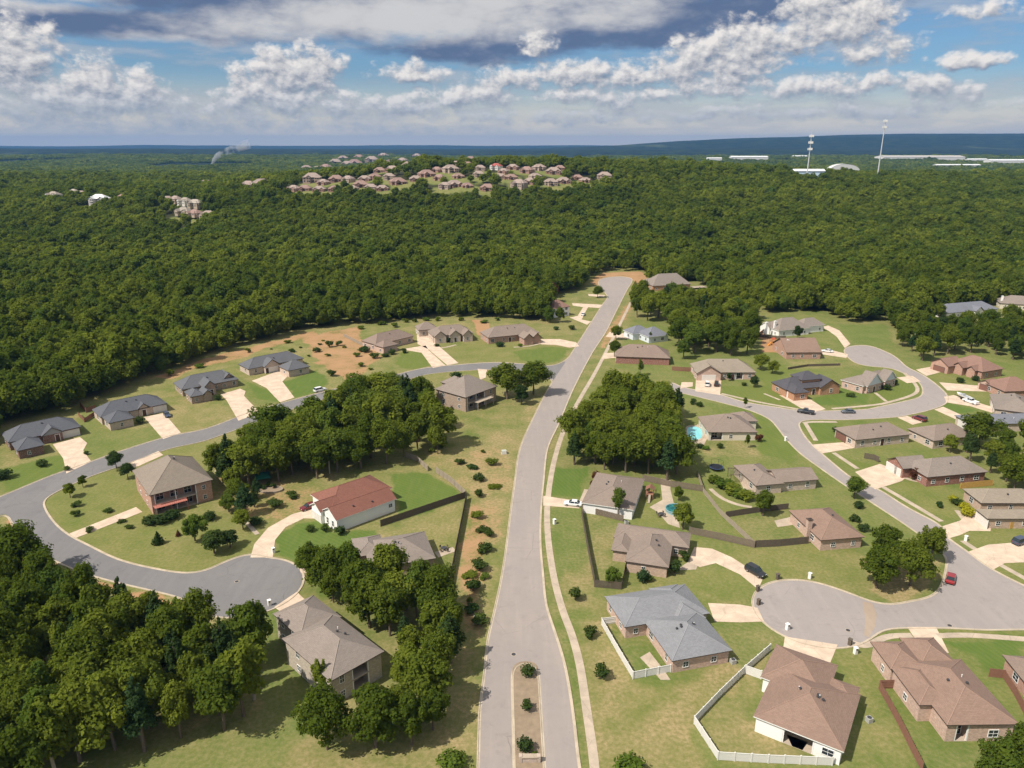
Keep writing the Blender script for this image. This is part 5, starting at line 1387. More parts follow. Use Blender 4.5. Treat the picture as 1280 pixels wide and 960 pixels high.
def playset(px, py, rz, label, wood, roofm, slide):
    x, y = P(px, py); r = empty('playset', (x, y, 0), rz); tag(r, label, 'playset')
    f = MB()
    for sx in (-.9, .9):
        for sy in (-.9, .9): f.box(sx - .07, sy - .07, 0, sx + .07, sy + .07, 2.7)
    f.box(-1, -1, 1.25, 1, 1, 1.37); f.box(-1, -.98, 1.9, 1, -.93, 2.0); f.box(-1, .93, 1.9, 1, .98, 2.0)
    f.tube([(1, 0, 2.5), (4.0, 0, 2.4)], .07); f.tube([(4.0, 0, 2.4), (4.4, -1.1, 0)], .06); f.tube([(4.0, 0, 2.4), (4.4, 1.1, 0)], .06); f.build('frame', wood, r)
    q = MB(); q.face([(-1.2, -1.2, 2.7), (1.2, -1.2, 2.7), (1.2, 0, 3.5), (-1.2, 0, 3.5)]); q.face([(1.2, 1.2, 2.7), (-1.2, 1.2, 2.7), (-1.2, 0, 3.5), (1.2, 0, 3.5)]); q.build('roof', roofm, r)
    s_ = MB(); s_.face([(-1, -.35, 1.35), (-3.2, -.35, .15), (-3.2, .35, .15), (-1, .35, 1.35)]); s_.box(-3.6, -.35, .1, -3.2, .35, .15)
    for yy_ in (-.4, .35): s_.face([(-1, yy_, 1.35), (-3.2, yy_, .15), (-3.2, yy_, .4), (-1, yy_, 1.6)])
    s_.build('slide', slide, r)
    for k in range(2):
        w = MB(); X = 2.0 + 1.1 * k; w.tube([(X, -.22, 2.45), (X, -.22, .55)], .015, 4); w.tube([(X, .22, 2.45), (X, .22, .55)], .015, 4); w.box(X - .1, -.25, .5, X + .1, .25, .55); w.build('swing', M_RED, r)
playset(965, 431, .6, 'orange and red play equipment on the bare yard beside the brown gable house', M_ORANGE, M_RED, M_ORANGE)
playset(812, 622, 1.3, 'brown wooden play tower beside the white house at the grove foot', M_DECK, M_FBROWN, M_FGREY)
def pergola(px, py, rz, w, d, label):
    x, y = P(px, py); r = empty('pergola', (x, y, 0), rz); tag(r, label, 'pergola')
    for sx in (0, 1):
        for sy in (0, 1): l_ = MB(); l_.box(sx * w - .08, sy * d - .08, 0, sx * w + .08, sy * d + .08, 2.5); l_.build('post', M_FDARK, r)
    b = MB(); b.box(-.3, -.05, 2.5, w + .3, .05, 2.66); b.box(-.3, d - .05, 2.5, w + .3, d + .05, 2.66)
    for k in range(int(w / .4) + 1): b.box(k * .4 - .03, -.4, 2.662, k * .4 + .03, d + .4, 2.78)
    b.build('rafters', M_FDARK, r)
pergola(913, 604, -.1, 6.5, 4.5, 'dark open pergola at the left end of the brown roofed house')
def gazebo(px, py):
    x, y = P(px, py); r = empty('canopy', (x, y, 0), .4); tag(r, 'dark green garden canopy under the grove trees', 'canopy')
    for sx in (-1, 1):
        for sy in (-1, 1): l_ = MB(); l_.box(sx * 1.7 - .05, sy * 1.7 - .05, 0, sx * 1.7 + .05, sy * 1.7 + .05, 2.2); l_.build('post', M_VENT, r)
    b = MB(); p = [(-2, -2, 2.15), (2, -2, 2.15), (2, 2, 2.15), (-2, 2, 2.15)]
    for k in range(4): b.face([p[k], p[(k + 1) % 4], (0, 0, 3.2)]); a_ = p[k]; c_ = p[(k + 1) % 4]; b.face([(a_[0], a_[1], 1.9), (c_[0], c_[1], 1.9), c_, a_])
    b.build('canopy_roof', m_plain('green_canvas', (.02, .12, .085), .8, .15), r)
gazebo(329, 603)
def bed():
    x, y = P(338, 613); r = empty('planter', (x, y, 0)); tag(r, 'oval raised garden bed with a pale edge beside the canopy', 'planter'); r.scale = (1.5, .9, 1)
    b = MB(); lathe(b, [(2.3, 0), (2.3, .5), (2.05, .5), (2.05, .3)], 28); b.build('edging', M_FGREY, r)
    s_ = MB(); lathe(s_, [(2.06, .42), (.01, .46)], 28); s_.build('soil', m_isl, r)
bed()
for k_, (dx, dy) in enumerate(((-8, 0), (-2, -3), (5, -1))): shrub(337 + dx, 611 + dy, 1.6, 1.3, ('low green plant at the left end of the oval bed', 'low green plant in the middle of the oval bed', 'low green plant at the right end of the oval bed')[k_], 'loose', z=.4, var=k_)

def patio_set(px, py, label):
    x, y = P(px, py); r = empty('patio_set', (x, y, .06), .5); tag(r, label, 'patio set')
    t_ = MB(); t_.cyl(0, 0, .68, .73, .65, n=16); t_.cyl(0, 0, 0, .679, .05, n=8); t_.cyl(0, 0, 0, .03, .3, n=12); t_.build('table', M_VENT, r)
    for k in range(4):
        a = k * 1.571 + .4; c_ = MB(); M = Matrix.Rotation(a, 4, 'Z') @ Matrix.Translation((1.0, 0, 0))
        c_.box(-.24, -.24, .4, .24, .24, .46, 0, M); c_.box(.2, -.24, .461, .25, .24, .95, 0, M)
        for sx in (-.22, .18):
            for sy in (-.22, .18): c_.box(sx, sy, 0, sx + .04, sy + .04, .4, 0, M)
        c_.build('chair', M_FDARK, r)
patio_set(826, 645, 'dark patio table with chairs on the pale patio left of the teal covered pool'); patio_set(555, 688, 'dark patio table on the small patio behind the taupe roofed house')
def mailbox(px, py, label, white=True, group=None):
    x, y = P(px, py); r = empty('mailbox', (x, y, 0), random.random()); tag(r, label, 'mailbox', group)
    key = ('mb', white)
    if key not in DOORM:
        b = MB(); b.box(-.3, -.3, 0, .3, .3, 1.25); b.box(-.36, -.36, 1.251, .36, .36, 1.36)
        c_ = MB(); c_.box(-.12, -.4, .95, .12, -.301, 1.18); DOORM[key] = (b.mesh('pillar', M_WHITE if white else M_FDARK), c_.mesh('box_door', M_VENT))
    link('pillar', DOORM[key][0], r); link('box_door', DOORM[key][1], r)
for px_, py_, l_, w_ in ((337,757,'white mailbox pillar on the lower edge of the left turning circle',1),(342,691,'white mailbox pillar at the drive of the red roofed house',1),(984,787,'white mailbox pillar below the right turning circle',1),(982,551,'white mailbox pillar at the road bend below the cream house',1),
    (972,724,'dark mailbox post at the top of the right turning circle',0),(948,756,'dark mailbox post at the left rim of the right turning circle',0),(947,739,'dark mailbox post beside the black car on the drive',0),(1062,806,'dark mailbox post right of the fan shaped driveway',0),(1069,817,'white mailbox pillar on the lawn right of the fan shaped driveway',1),(1012,723,'white mailbox pillar above the right turning circle',1),
    (693,655,'white mailbox pillar on the verge of the main road',1),(1207,676,'white mailbox pillar on the corner of the wide pale driveway',1)):
    mailbox(px_, py_, l_, bool(w_))
def manhole(px, py, label):
    x, y = P(px, py); r = empty('manhole_cover', (x, y, .036)); tag(r, label, 'manhole cover')
    b = MB(); b.cyl(0, 0, 0, .012, .42, n=18); b.build('lid', M_VENT, r); d = MB(); lathe(d, [(.52, -.002), (.52, .009), (.42, .009)], 18); d.build('ring', M_WALK, r)
manhole(296, 727, 'dark manhole cover in the left turning circle'); manhole(1060, 788, 'dark manhole cover at the mouth of the right turning circle'); manhole(1187, 782, 'dark manhole cover at the kerb below the wide road end'); manhole(642, 818, 'dark manhole cover just above the traffic island')
def utility_box(px, py, label):
    x, y = P(px, py); r = empty('utility_box', (x, y, 0), .2); tag(r, label, 'utility box')
    b = MB(); b.box(-.7, -.6, .12, .7, .6, 1.1); b.build('cabinet', m_plain('cabinet_green', (.42, .44, .38), .5, .08), r); c_ = MB(); c_.box(-.9, -.8, 0, .9, .8, .12); c_.build('base', M_WALK, r)
    d = MB(); d.box(-.6, -.63, .2, -.02, -.602, 1.0); d.box(.02, -.63, .2, .6, -.602, 1.0); d.build('door', M_VINYL, r)
utility_box(597, 777, 'pale utility box on the verge beside the wooded strip'); utility_box(630, 567, 'small pale utility box in the dry grass beside the main road')
def ac(px, py, label):
    x, y = P(px, py); r = empty('air_conditioner', (x, y, 0), .3); tag(r, label, 'air conditioner')
    b = MB(); b.box(-.45, -.45, 0, .45, .45, .85); b.build('housing', m_plain('ac_grey', (.35, .35, .33), .5, .1), r); c_ = MB(); c_.cyl(0, 0, .851, .9, .36, n=14); c_.build('fan_grille', M_VENT, r)
ac(916, 829, 'grey air conditioner beside the grey roofed house'); ac(783, 655, 'grey air conditioner beside the white house wall'); ac(1086, 902, 'grey air conditioner at the shaded side of the large white house')
def sign():
    x, y = P(662, 952); r = empty('entrance_sign', (x, y, .1)); tag(r, 'low pale stone entrance sign on the traffic island', 'sign')
    b = MB(); b.box(-1.1, -.3, 0, 1.1, .3, .9); b.build('sign_wall', WALL['pale'], r); c_ = MB(); c_.box(-1.25, -.42, .901, 1.25, .42, 1.05); c_.build('cap_stone', M_WALK, r)
    for s_ in (-1, 1): p = MB(); p.box(s_ * 1.4 - .25, -.35, 0, s_ * 1.4 + .25, .35, 1.15); p.build('pillar', WALL['pale'], r)
sign()
def pole(px, py, h, label):
    x, y = P(px, py); r = empty('dead_tree', (x, y, 0)); tag(r, label, 'dead tree')
    b = MB(); b.tube([(0, 0, -.2), (.1, 0, h * .5), (.05, .1, h)], [.22, .16, .07], 8); b.build('trunk', M_PALEBARK, r)
    for k in range(3): c_ = MB(); z = h * (.55 + .13 * k); a = 2 * k; c_.tube([(.08, 0, z), (.9 * math.cos(a), .9 * math.sin(a), z + .8)], [.05, .02], 5); c_.build('branch', M_PALEBARK, r)
pole(412, 592, 12, 'bare pale trunk at the front of the left grove')

# ------------------------------------------------------------------ single trees and shrubs
def at_tree(kind, px, py, h, label, **kw):
    x, y = P(px, py); return tree(kind, x, y, h, label, **kw)
at_tree('broad', 88, 622, 4.2, 'small round tree on the lawn inside the left loop, leftmost of two', var=0)
at_tree('broad', 104, 609, 3.4, 'smaller round tree beside the loop road, right of a bigger one', var=2)
at_tree('broad', 146, 586, 5.5, 'dark tree at the back left corner of the big two storey house', var=1, crown_mat=M_PINE)
at_tree('broad', 160, 598, 4.5, 'dark bushy tree touching the left wall of the big two storey house', var=4, crown_mat=M_PINE)
at_tree('pine', 308, 645, 9, 'dark conifer beside the green canopy and oval bed', name='pine_tree', wid=1.3)
at_tree('broad', 244, 676, 6.4, 'bright lime green tree below the big two storey house', var=3, crown_mat=M_LIME, wid=1.2)
at_tree('broad', 268, 692, 5.6, 'dull olive spreading tree next to the lime green one', var=5, crown_mat=M_SHRUB, wid=1.35)
at_tree('broad', 288, 684, 4.4, 'small dark tree right of the dull olive one', var=2, crown_mat=M_PINE, wid=1.3)
at_tree('broad', 634, 499, 13, 'big tree beside the lookout house, left one of the pair at the junction', var=1, wid=1.2)
at_tree('broad', 667, 493, 12.5, 'big tree casting shade on the road junction', var=4, wid=1.15)
at_tree('broad', 652, 506, 7.5, 'lower tree between the two big trees at the junction', var=2, crown_mat=M_PINE)
at_tree('slim', 772, 648, 8.5, 'slender tree against the wall of the white house', name='slender_tree', var=0)
at_tree('slim', 402, 872, 7.5, 'slender tree in front of the taupe roofed house by the woods', name='slender_tree', var=1)
at_tree('broad', 853, 662, 7.2, 'spreading tree beside the teal covered pool', var=0, wid=1.05)
at_tree('broad', 848, 626, 4, 'small tree behind the teal covered pool', var=2)
at_tree('broad', 764, 732, 4.2, 'yellow green tree in the fenced garden corner', var=3, crown_mat=M_LIME)
at_tree('broad', 953, 645, 7.0, 'round tree between the pergola house and the red brown roofed house', var=5)
at_tree('broad', 1067, 623, 6.0, 'single round tree on the verge of the estate road', var=6)
at_tree('broad', 1095, 735, 9.5, 'tall tree on the straw covered island, front left of the clump', var=0, wid=1.1)
at_tree('broad', 1137, 732, 9.5, 'tall bright tree on the straw covered island, front right of the clump', var=4, wid=1.1)
at_tree('broad', 1106, 700, 8.5, 'tree at the back of the straw covered island', var=2, wid=1.1)
at_tree('broad', 1164, 702, 8.5, 'tree on the road side of the straw covered island', var=3, wid=1.05)
at_tree('broad', 1120, 715, 7.5, 'tree in the middle of the straw covered island', var=6, wid=1.0)
at_tree('broad', 1247, 985, 8, 'tree in the bottom right corner below the pink brick house', var=1)
at_tree('broad', 1275, 970, 8.5, 'tree cut by the bottom right corner of the picture', var=5)
at_tree('broad', 768, 446, 7.5, 'tree at the left corner of the red brick house', var=2)
at_tree('broad', 770, 425, 7, 'tree between the main road and the pale blue house', var=6)
at_tree('slim', 800, 470, 7, 'slender tree in front of the red brick house', name='slender_tree', var=1)
at_tree('slim', 812, 428, 5, 'slender tree in front of the pale blue house', name='slender_tree', var=0)
at_tree('slim', 846, 524, 11, 'narrow dark tree at the right edge of the big grove', name='slender_tree', var=1, crown_mat=M_PINE)
at_tree('broad', 965, 467, 5.5, 'round tree behind the tan roofed house', var=1); at_tree('broad', 950, 462, 6.5, 'dark tree behind the garage house corner', var=4)
at_tree('broad', 996, 424, 6.5, 'dark green tree in front of the white house with two chimneys', var=3, crown_mat=M_PINE)
at_tree('broad', 911, 476, 3.4, 'round clipped tree beside the two parked cars', var=2, crown_mat=M_PINE)
at_tree('broad', 942, 484, 4.2, 'dark round tree at the right end of the tan roofed house', var=1, crown_mat=M_PINE)
at_tree('broad', 700, 403, 8, 'tree in front of the half hidden house', var=5); at_tree('broad', 684, 402, 8.5, 'tree left of the half hidden house', var=2)
at_tree('broad', 690, 372, 9, 'russet crowned tree behind the half hidden house', var=1, crown_mat=M_RUST)
at_tree('broad', 747, 372, 7, 'lone tree at the end of the main road', var=4); at_tree('slim', 934, 560, 4.5, 'light green tree below the cream house', name='slender_tree', var=0)
for k_, (px_, py_, w_, lb) in enumerate(((895,604,4.2,'bright hedge bush below the pergola, leftmost of five'),(904,610,4.6,'bright hedge bush below the pergola, second from the left'),(914,616,4.8,'bright hedge bush below the pergola, middle of five'),(924,621,4.6,'bright hedge bush below the pergola, second from the right'),(933,626,4.0,'bright hedge bush below the pergola, rightmost of five'))):
    shrub(px_, py_, w_, 2.6, lb, 'loose', M_LEAF, 'hedge bushes below the pergola', var=k_)
at_tree('slim', 931, 510, 4, 'thin young tree on the estate road verge', name='slender_tree', var=1)

for k_, (px_, py_, h_) in enumerate(((279,604,7),(291,612,6),(298,628,6.5),(318,634,5.5),(286,640,5),(304,662,5),(322,622,6),(300,600,8))):
    at_tree('broad' if k_ % 3 else 'pine', px_, py_, h_, 'leafy yard tree between the tan two storey house and the green canopy', group='yard trees beside the green canopy', name='broadleaf_tree' if k_ % 3 else 'pine_tree', wid=1.15)
SH = [(660,844,2.2,2.0,'round','dark green clipped shrub at the upper tip of the traffic island'),(658,888,1.9,1.8,'loose','loose shrub in the middle of the traffic island'),(656,937,2.3,2.2,'round','dark green clipped shrub beside the entrance sign'),(668,944,1.0,.7,'loose','yellow flowering plant above the entrance sign'),
 (565,958,3.6,2.4,'round','bright green bush at the bottom edge left of the main road'),(719,750,2.8,3.0,'loose','first shrub from the top beside the pavement'),(738,796,2.6,2.8,'loose','second shrub from the top beside the pavement'),(751,848,2.6,2.6,'loose','third shrub from the top beside the pavement'),(786,966,4.2,2.4,'round','bright green bush at the bottom edge right of the pavement'),
 (198,680,2.6,3.2,'cone','small dark cone shaped conifer on the left lawn'),(223,670,1.3,1.6,'cone','tiny brown conifer right of the cone shaped one'),(112,664,2.2,1.0,'loose','low shrub beside the garden path start'),(135,640,2.4,1.1,'loose','low shrub on the lawn above the path'),(95,645,2.2,1.4,'loose','low shrub on the lawn near the loop kerb'),(96,633,2.4,1.4,'loose','low shrub under the small round tree'),(152,653,2.0,.9,'loose','low shrub just below the garden path'),(162,660,2.0,.8,'loose','second low shrub below the garden path'),
 (188,655,3.2,2.2,'round','dark hedge shrub at the left end below the red deck'),(202,654,3.4,2.3,'round','dark hedge shrub in the middle below the red deck'),(216,648,3.4,2.3,'round','dark hedge shrub at the right end below the red deck'),(262,650,2.8,2.4,'round','dark shrub at the right corner of the two storey house'),
 (388,664,2.0,1.6,'round','small round shrub on the lawn of the red roofed house'),(406,664,2.2,1.8,'loose','shrub at the white gable wall'),(425,668,2.8,2.2,'loose','flowering shrub at the long white wall'),(320,655,3.0,1.8,'round','dark shrub beside the curved drive'),(345,633,4.0,2.0,'loose','long low shrub above the curved drive'),(365,622,3.4,1.6,'loose','pale shrub on the bank above the maroon car'),
 (803,727,2.4,2.8,'round','dark shrub in front of the brick corner house'),(843,716,2.8,2.8,'loose','dark shrub at the right corner of the brick corner house'),(855,700,2.6,2.2,'loose','olive shrub by the entrance of the brick corner house'),(746,600,2.6,3.2,'loose','dark red shrub at the corner of the white house'),(742,610,2.0,2.4,'loose','dark red shrub before the white house door'),
 (1191,627,2.2,1.8,'round','golden yellow shrub, first from the left by the tan roofed house'),(1196,631,2.4,1.8,'round','dark green shrub between golden ones'),(1205,636,2.2,1.8,'round','golden yellow shrub in the middle by the tan roofed house'),(1209,645,2.8,2.6,'round','biggest golden yellow shrub beside the driveway'),(1174,634,1.8,2.0,'loose','small bare looking shrub on the lawn'),
 (1141,600,2.4,3.6,'loose','brown leaved tall shrub at the white garage door'),(1073,635,2.2,2.0,'round','dark shrub at the road end of the red brown roofed house'),(1068,652,2.4,2.2,'loose','dark shrub beside the red brown roofed house'),(1078,664,2.6,2.0,'loose','dark shrub at the front of the red brown roofed house'),
 (625,433,3.6,2.4,'round','dark green shrub before the red brick house, left of its door'),(650,433,2.4,1.6,'loose','yellow green flowering shrub beside the brick gable'),(560,428,2.6,2.6,'loose','dark green shrub in front of the pink stone house'),(546,433,2.2,1.4,'round','low dark shrub at the left gable of the pink stone house'),(490,443,3.0,2.4,'round','dark shrub at the front wing of the brown roofed house'),(482,446,3.0,1.8,'round','lower dark shrub at the front wing corner'),(505,441,3.2,2.0,'loose','dark shrub in front of the recessed porch'),(455,440,5.0,3.2,'loose','light green bush left of the brown roofed house'),(468,448,4.0,2.4,'loose','light green bush on the bank beside the orange lot'),
 (570,472,4.0,2.4,'round','dark shrub behind the lookout house'),(598,601,3.2,2.6,'loose','dark bush in the rough grass left of the main road'),(552,560,3.4,2.2,'loose','pale bush in the rough grass below the grove'),(575,580,3.0,1.6,'loose','low bush in the rough grass by the pale fence'),(606,690,3.4,2.6,'loose','green bush on the straw strip, upper one'),(600,712,3.6,2.4,'loose','green bush on the straw strip, middle one'),(592,738,3.6,2.6,'loose','green bush on the straw strip, lower one'),(590,765,3.0,2.2,'loose','green bush on the straw strip near the wooded strip'),(612,670,2.4,1.6,'loose','small bush beside the main road verge'),
 (53,583,2.6,2.2,'round','dark round shrub on the far left lawn'),(5,598,4.0,2.6,'round','dark shrub at the far left edge'),(84,588,1.8,1.2,'loose','low hedge shrub at the far left drive'),(108,568,1.8,1.1,'loose','low hedge shrub at the right side of the far left drive'),(176,529,2.6,2.4,'round','dark shrub beside the front wing of the second slate roofed house'),(273,500,2.4,2.2,'round','dark shrub between two gables of the brown brick house'),(380,466,3.2,2.8,'loose','dark blue green shrub at the right corner by the orange bank'),
 (396,440,3.4,2.6,'loose','bush on the orange cut bank, left one'),(412,434,3.4,3.0,'loose','bush on the orange cut bank, middle one'),(424,432,3.0,2.4,'loose','bush on the orange cut bank, right one'),(365,440,3.0,2.0,'loose','yellowish bush behind the slate roof by the orange bank'),(415,470,3.6,2.6,'loose','bush at the lower edge of the orange lot'),
 (866,505,2.6,2.0,'loose','light green hedge shrub at the road, left end'),(874,508,2.6,2.0,'loose','light green hedge shrub at the road, right end'),(948,552,2.4,2.4,'loose','dark red shrub at the right end of the cream house'),(930,482,1.8,1.4,'round','small shrub at the entrance of the tan roofed house'),(900,560,1.8,1.6,'round','small shrub below the pool terrace, right one'),(875,560,2.0,1.6,'round','small dark shrub below the pool terrace, left one'),(882,562,2.2,1.2,'loose','yellow flowering shrub below the pool terrace'),
 (1200,478,2.8,2.0,'round','dark shrub in the lawn edge before the brown roofed red brick house'),(1219,476,2.6,2.2,'round','dark round shrub at the big brick gable'),(1063,496,3.0,1.6,'loose','low shrub at the left front of the blue gabled house'),(1108,487,3.0,2.0,'round','dark shrub between the blue gables'),(1117,480,2.6,2.0,'round','dark shrub under the right blue gable'),(1268,842,2.2,2.4,'round','dark round shrub at the corner of the edge house'),(695,412,3.0,2.0,'loose','shrub hedge beside the small drive of the half hidden house'),(715,412,3.6,2.2,'loose','light green bush at the verge below the small drive'),
 (1105,842,1.6,2.0,'loose','small shrub at the left corner of the pink brick house'),(1044,540,1.8,1.8,'round','small round shrub before the tan roofed corner house'),(810,726,2.0,1.4,'loose','low shrub at the foot of the brick wall')]
def bushes(px_list, label, group, lo=.9, hi=3.4, mats=(None, M_LEAF, M_LEAF)):
    for k_, (px_, py_) in enumerate(px_list):
        shrub(px_ + random.uniform(-2, 2), py_ + random.uniform(-1.5, 1.5), random.uniform(lo, hi), random.uniform(lo, hi) * .55, label, 'loose', random.choice(mats), group, var=k_)
bushes([(385,446),(398,430),(409,444),(432,436),(446,446),(452,458),(440,470),(404,426),(376,436),(340,436),(462,462)], 'scrubby bush on the orange cut bank below the forest', 'bushes on the orange cut bank')
bushes([(604,566),(616,580),(592,585),(620,610),(600,622),(596,648),(604,664),(612,690),(604,724),(588,752),(600,778),(586,720),(540,566)], 'wild bush on the rough straw coloured strip beside the main road', 'wild bushes on the rough strip', 1.2, 3.8)
bushes([(478,405),(492,408),(505,403),(519,404),(534,402),(548,401),(575,400),(604,402),(620,400),(450,410),(360,428),(310,440),(250,458),(215,470)], 'light green bush along the foot of the big forest', 'bushes along the forest foot', 2.4, 4.6, (M_LEAF, M_LIME, M_LEAF))
for k_, (px_, py_, w_, h_, kd, lb) in enumerate(SH):
    mt = None
    if 'golden' in lb and 'between' not in lb: mt = M_GOLD
    elif 'yellow flowering' in lb or 'bright green' in lb or 'yellow green' in lb or 'light green' in lb: mt = M_LIME if 'light' not in lb else None
    elif 'red' in lb.split() and 'dark red' in lb or 'brown leaved' in lb or 'brown conifer' in lb: mt = M_RUST
    elif 'dark' in lb: mt = M_PINE
    shrub(px_, py_, w_, h_, lb, kd, mt, z=.1 if 620 < px_ < 690 and py_ > 830 else 0, var=k_)
# ------------------------------------------------------------------ far estate and buildings
M_FW = [m_brick('far_brick_pink', (.44, .33, .27)), m_brick('far_brick_tan', (.46, .37, .28)), m_brick('far_brick_red', (.32, .17, .13)), m_siding('far_white', (.66, .63, .58))]
M_FR = [m_roof('far_shingles_' + k, c) for k, c in (('pink', (.30, .235, .20)), ('tan', (.29, .25, .205)), ('rust', (.27, .18, .15)), ('pale', (.34, .30, .25)))]
FHM = {}
def far_house_mesh(v):
    if v not in FHM:
        w = MB(); w.mats = [0]; r = MB(); rr_ = random.Random(v)
        Wm, Dm = 20., 13.; two = v % 3 == 0; e = 5.4 if two else 3.6
        roof_block(r, 0, 0, Wm, Dm, e, 'hip', .7, over=.4); roof_block(r, rr_.uniform(1, 4), -4.5, rr_.uniform(8, 10), 7, e + .02, 'gy', .72, wall=w); roof_block(r, 12, -2.6, 18.5, 8, e - .3, 'gy' if v % 2 else 'hip', .74, wall=w)
        w.box(.4, .4, -2.5, Wm - .4, Dm - .4, e - .1); w.box(4.4, -4.1, -2.5, 8.2, .4, e - .1); w.box(12.4, -2.2, -2.5, 18.1, .4, e - .12)
        win = []
        for fl in range(2 if two else 1):
            for x, y in ((1.6, .36), (9.4, .36), (10.8, .36), (5.2, -4.13), (6.9, -4.13), (13.4, -2.23), (15.6, -2.23)): win.append((x + .6, y, .9 + 2.7 * fl, 0))
            for y in (3, 7.5): win.append((.36, y + .6, .9 + 2.7 * fl, -math.pi / 2))
        wm = M_FW[(0, 1, 2, 3, 0, 2, 1, 0)[v]]; rm = M_FR[(0, 1, 2, 1, 2, 0, 3, 0)[v]]
        FHM[v] = (w.mesh('wall', wm), r.mesh('roof', [rm, M_BROWNTRIM, rm]), win)
    return FHM[v]
def far_house(px, py, wpx, v, label, group=None, roofmat=None):
    x, y, z = PT(px, py); d = math.hypot(x, y)
    s_ = wpx * d / F / 21.5
    r = empty('house', (x - 10 * s_, y, z + (3 if 'left' in label else .5)), random.choice((-.5, -.25, 0, .2, .45))); r.scale = (s_,) * 3
    w, ro, wi = far_house_mesh(v); link('wall', w, r); o = link('roof', ro, r); 
    if 'fw' not in DOORM: q = MB(); q.box(-.6, -.05, 0, .6, 0, 1.4); DOORM['fw'] = q.mesh('window', M_GLASS)
    for wx, wy, wz, wr in wi: link('window', DOORM['fw'], r, (wx, wy, wz), wr)
    if roofmat: o.material_slots[0].link = 'OBJECT'; o.material_slots[0].material = roofmat
    tag(r, label, 'house', group)
    if 'hilltop' in label: EST.append((x, y))
    for dy, rad in ((4, 17), (-14, 13), (-30, 11), (-44, 9)) + (((-62, 10), (-80, 9)) if 'left' in label else ()): FAR_CLEAR.append((x, y + dy * s_, rad * max(.8, s_)))
for k, (px, py, w) in enumerate(FARH): far_house(px, py, w * 1.2, (k * 5 + k // 3) % 8, 'pinkish brown roofed house of the big estate on the far hilltop', 'houses of the hilltop estate')
for k, (px, py, w) in enumerate(FARL): far_house(px, py, w * 1.35, (k * 3 + 1) % 8, 'small house with brown roof half sunk in the forest on the far left', 'houses in the forest on the far left')
M_WHITEROOF = m_plain('white_metal_roof', (.72, .72, .70), .4, .05)
far_house(122, 258, 21, 3, 'lone white roofed house in the forest on the far left', roofmat=M_WHITEROOF)
far_house(619, 212, 15, 3, 'white house with a bright red roof on the far hilltop', roofmat=m_plain('red_metal_roof', (.34, .09, .07), .6, .1))

def far_shed(px, py, wpx, hpx, deep, label, wallm, roofm, arch=False, tmin=60, name='warehouse', cat='warehouse'):
    x, y, z = PT(px, py, 0, tmin); d = math.hypot(x, y); k = d / F; W = wpx * k; h = hpx * k
    r = empty(name, (x, y, z)); tag(r, label, cat); b = MB(); ro = MB()
    D_ = W * deep
    if arch:
        n = 12; pts = [(-W / 2 * math.cos(math.pi * q / n), h * (.35 + .65 * math.sin(math.pi * q / n))) for q in range(n + 1)]
        for (xa, za), (xb, zb) in zip(pts[:-1], pts[1:]): ro.face([(xa, -.5, za), (xb, -.5, zb), (xb, D_ + .5, zb), (xa, D_ + .5, za)])
        b.face([(-W / 2, 0, -3), (W / 2, 0, -3)] + [(xa, 0, za) for xa, za in pts[::-1]]); b.face([(xa, D_, za) for xa, za in pts] + [(W / 2, D_, -3), (-W / 2, D_, -3)])
        for s_ in (-1, 1): b.face([(s_ * W / 2, 0, -3), (s_ * W / 2, D_, -3), (s_ * W / 2, D_, h * .35), (s_ * W / 2, 0, h * .35)])
    else:
        b.box(-W / 2, 0, -3, W / 2, D_, h * .8)
        ro.face([(-W / 2 - 1, -1, h * .8), (W / 2 + 1, -1, h * .8), (W / 2 + 1, D_ / 2, h), (-W / 2 - 1, D_ / 2, h)]); ro.face([(W / 2 + 1, D_ + 1, h * .8), (-W / 2 - 1, D_ + 1, h * .8), (-W / 2 - 1, D_ / 2, h), (W / 2 + 1, D_ / 2, h)])
        for s_ in (-1, 1): b.face([(s_ * W / 2, 0, h * .8), (s_ * W / 2, D_, h * .8), (s_ * W / 2, D_ / 2, h - .3)])
    b.build('wall', wallm, r); ro.build('roof', roofm, r)
    q = MB(); n = min(12, max(3, int(W / 12))); q.box(-1.5, -.12, 0, 1.5, -.02, min(3.6, h * .5)); qm = q.mesh('dock_door', M_VENT)
    for i in range(n): link('dock_door', qm, r, (-W / 2 + W * (i + .5) / n, 0, 0))
    for fx in np.arange(-.5, .51, .1):
        for dy, rad in ((D_ / 2, W * .07 + D_ / 2 + 4), (-12, 12), (-34, 11)) + (((-56, 10), (-78, 9)) if tmin < 100 else ()): FAR_CLEAR.append((x + W * fx, y + dy, rad))
M_PALEBLUE = m_plain('pale_blue_cladding', (.55, .68, .78), .5, .06); M_OFFW = m_plain('offwhite_cladding', (.66, .64, .60), .5, .06)
far_shed(1011, 224, 34, 11, .3, 'long pale blue and white shed on the right forest ridge', M_PALEBLUE, M_WHITEROOF)
far_shed(1055, 219, 34, 12, .3, 'pale hall with arched roof beside the far radio masts', M_OFFW, M_OFFW, arch=True, name='arched_hall', cat='hall')
far_shed(1155, 202, 86, 6, .25, 'widest of the pale warehouses beyond the right ridge', M_OFFW, m_plain('pale_warehouse_roof', (.52, .48, .44), .6, .15), tmin=2500)
far_shed(1198, 211, 46, 4.5, .2, 'long thin white warehouse at the ridge edge', M_OFFW, M_WHITEROOF, tmin=2300)
far_shed(1262, 207, 40, 6, .3, 'white warehouse at the far right edge', M_OFFW, M_WHITEROOF, tmin=2300)
far_shed(893, 202, 17, 4.5, .3, 'small white warehouse beyond the forest, left of a bigger one', M_OFFW, M_WHITEROOF, tmin=2300)
far_shed(937, 202, 42, 6, .25, 'white warehouse beyond the forest left of the radio masts', M_OFFW, M_WHITEROOF, tmin=2300)
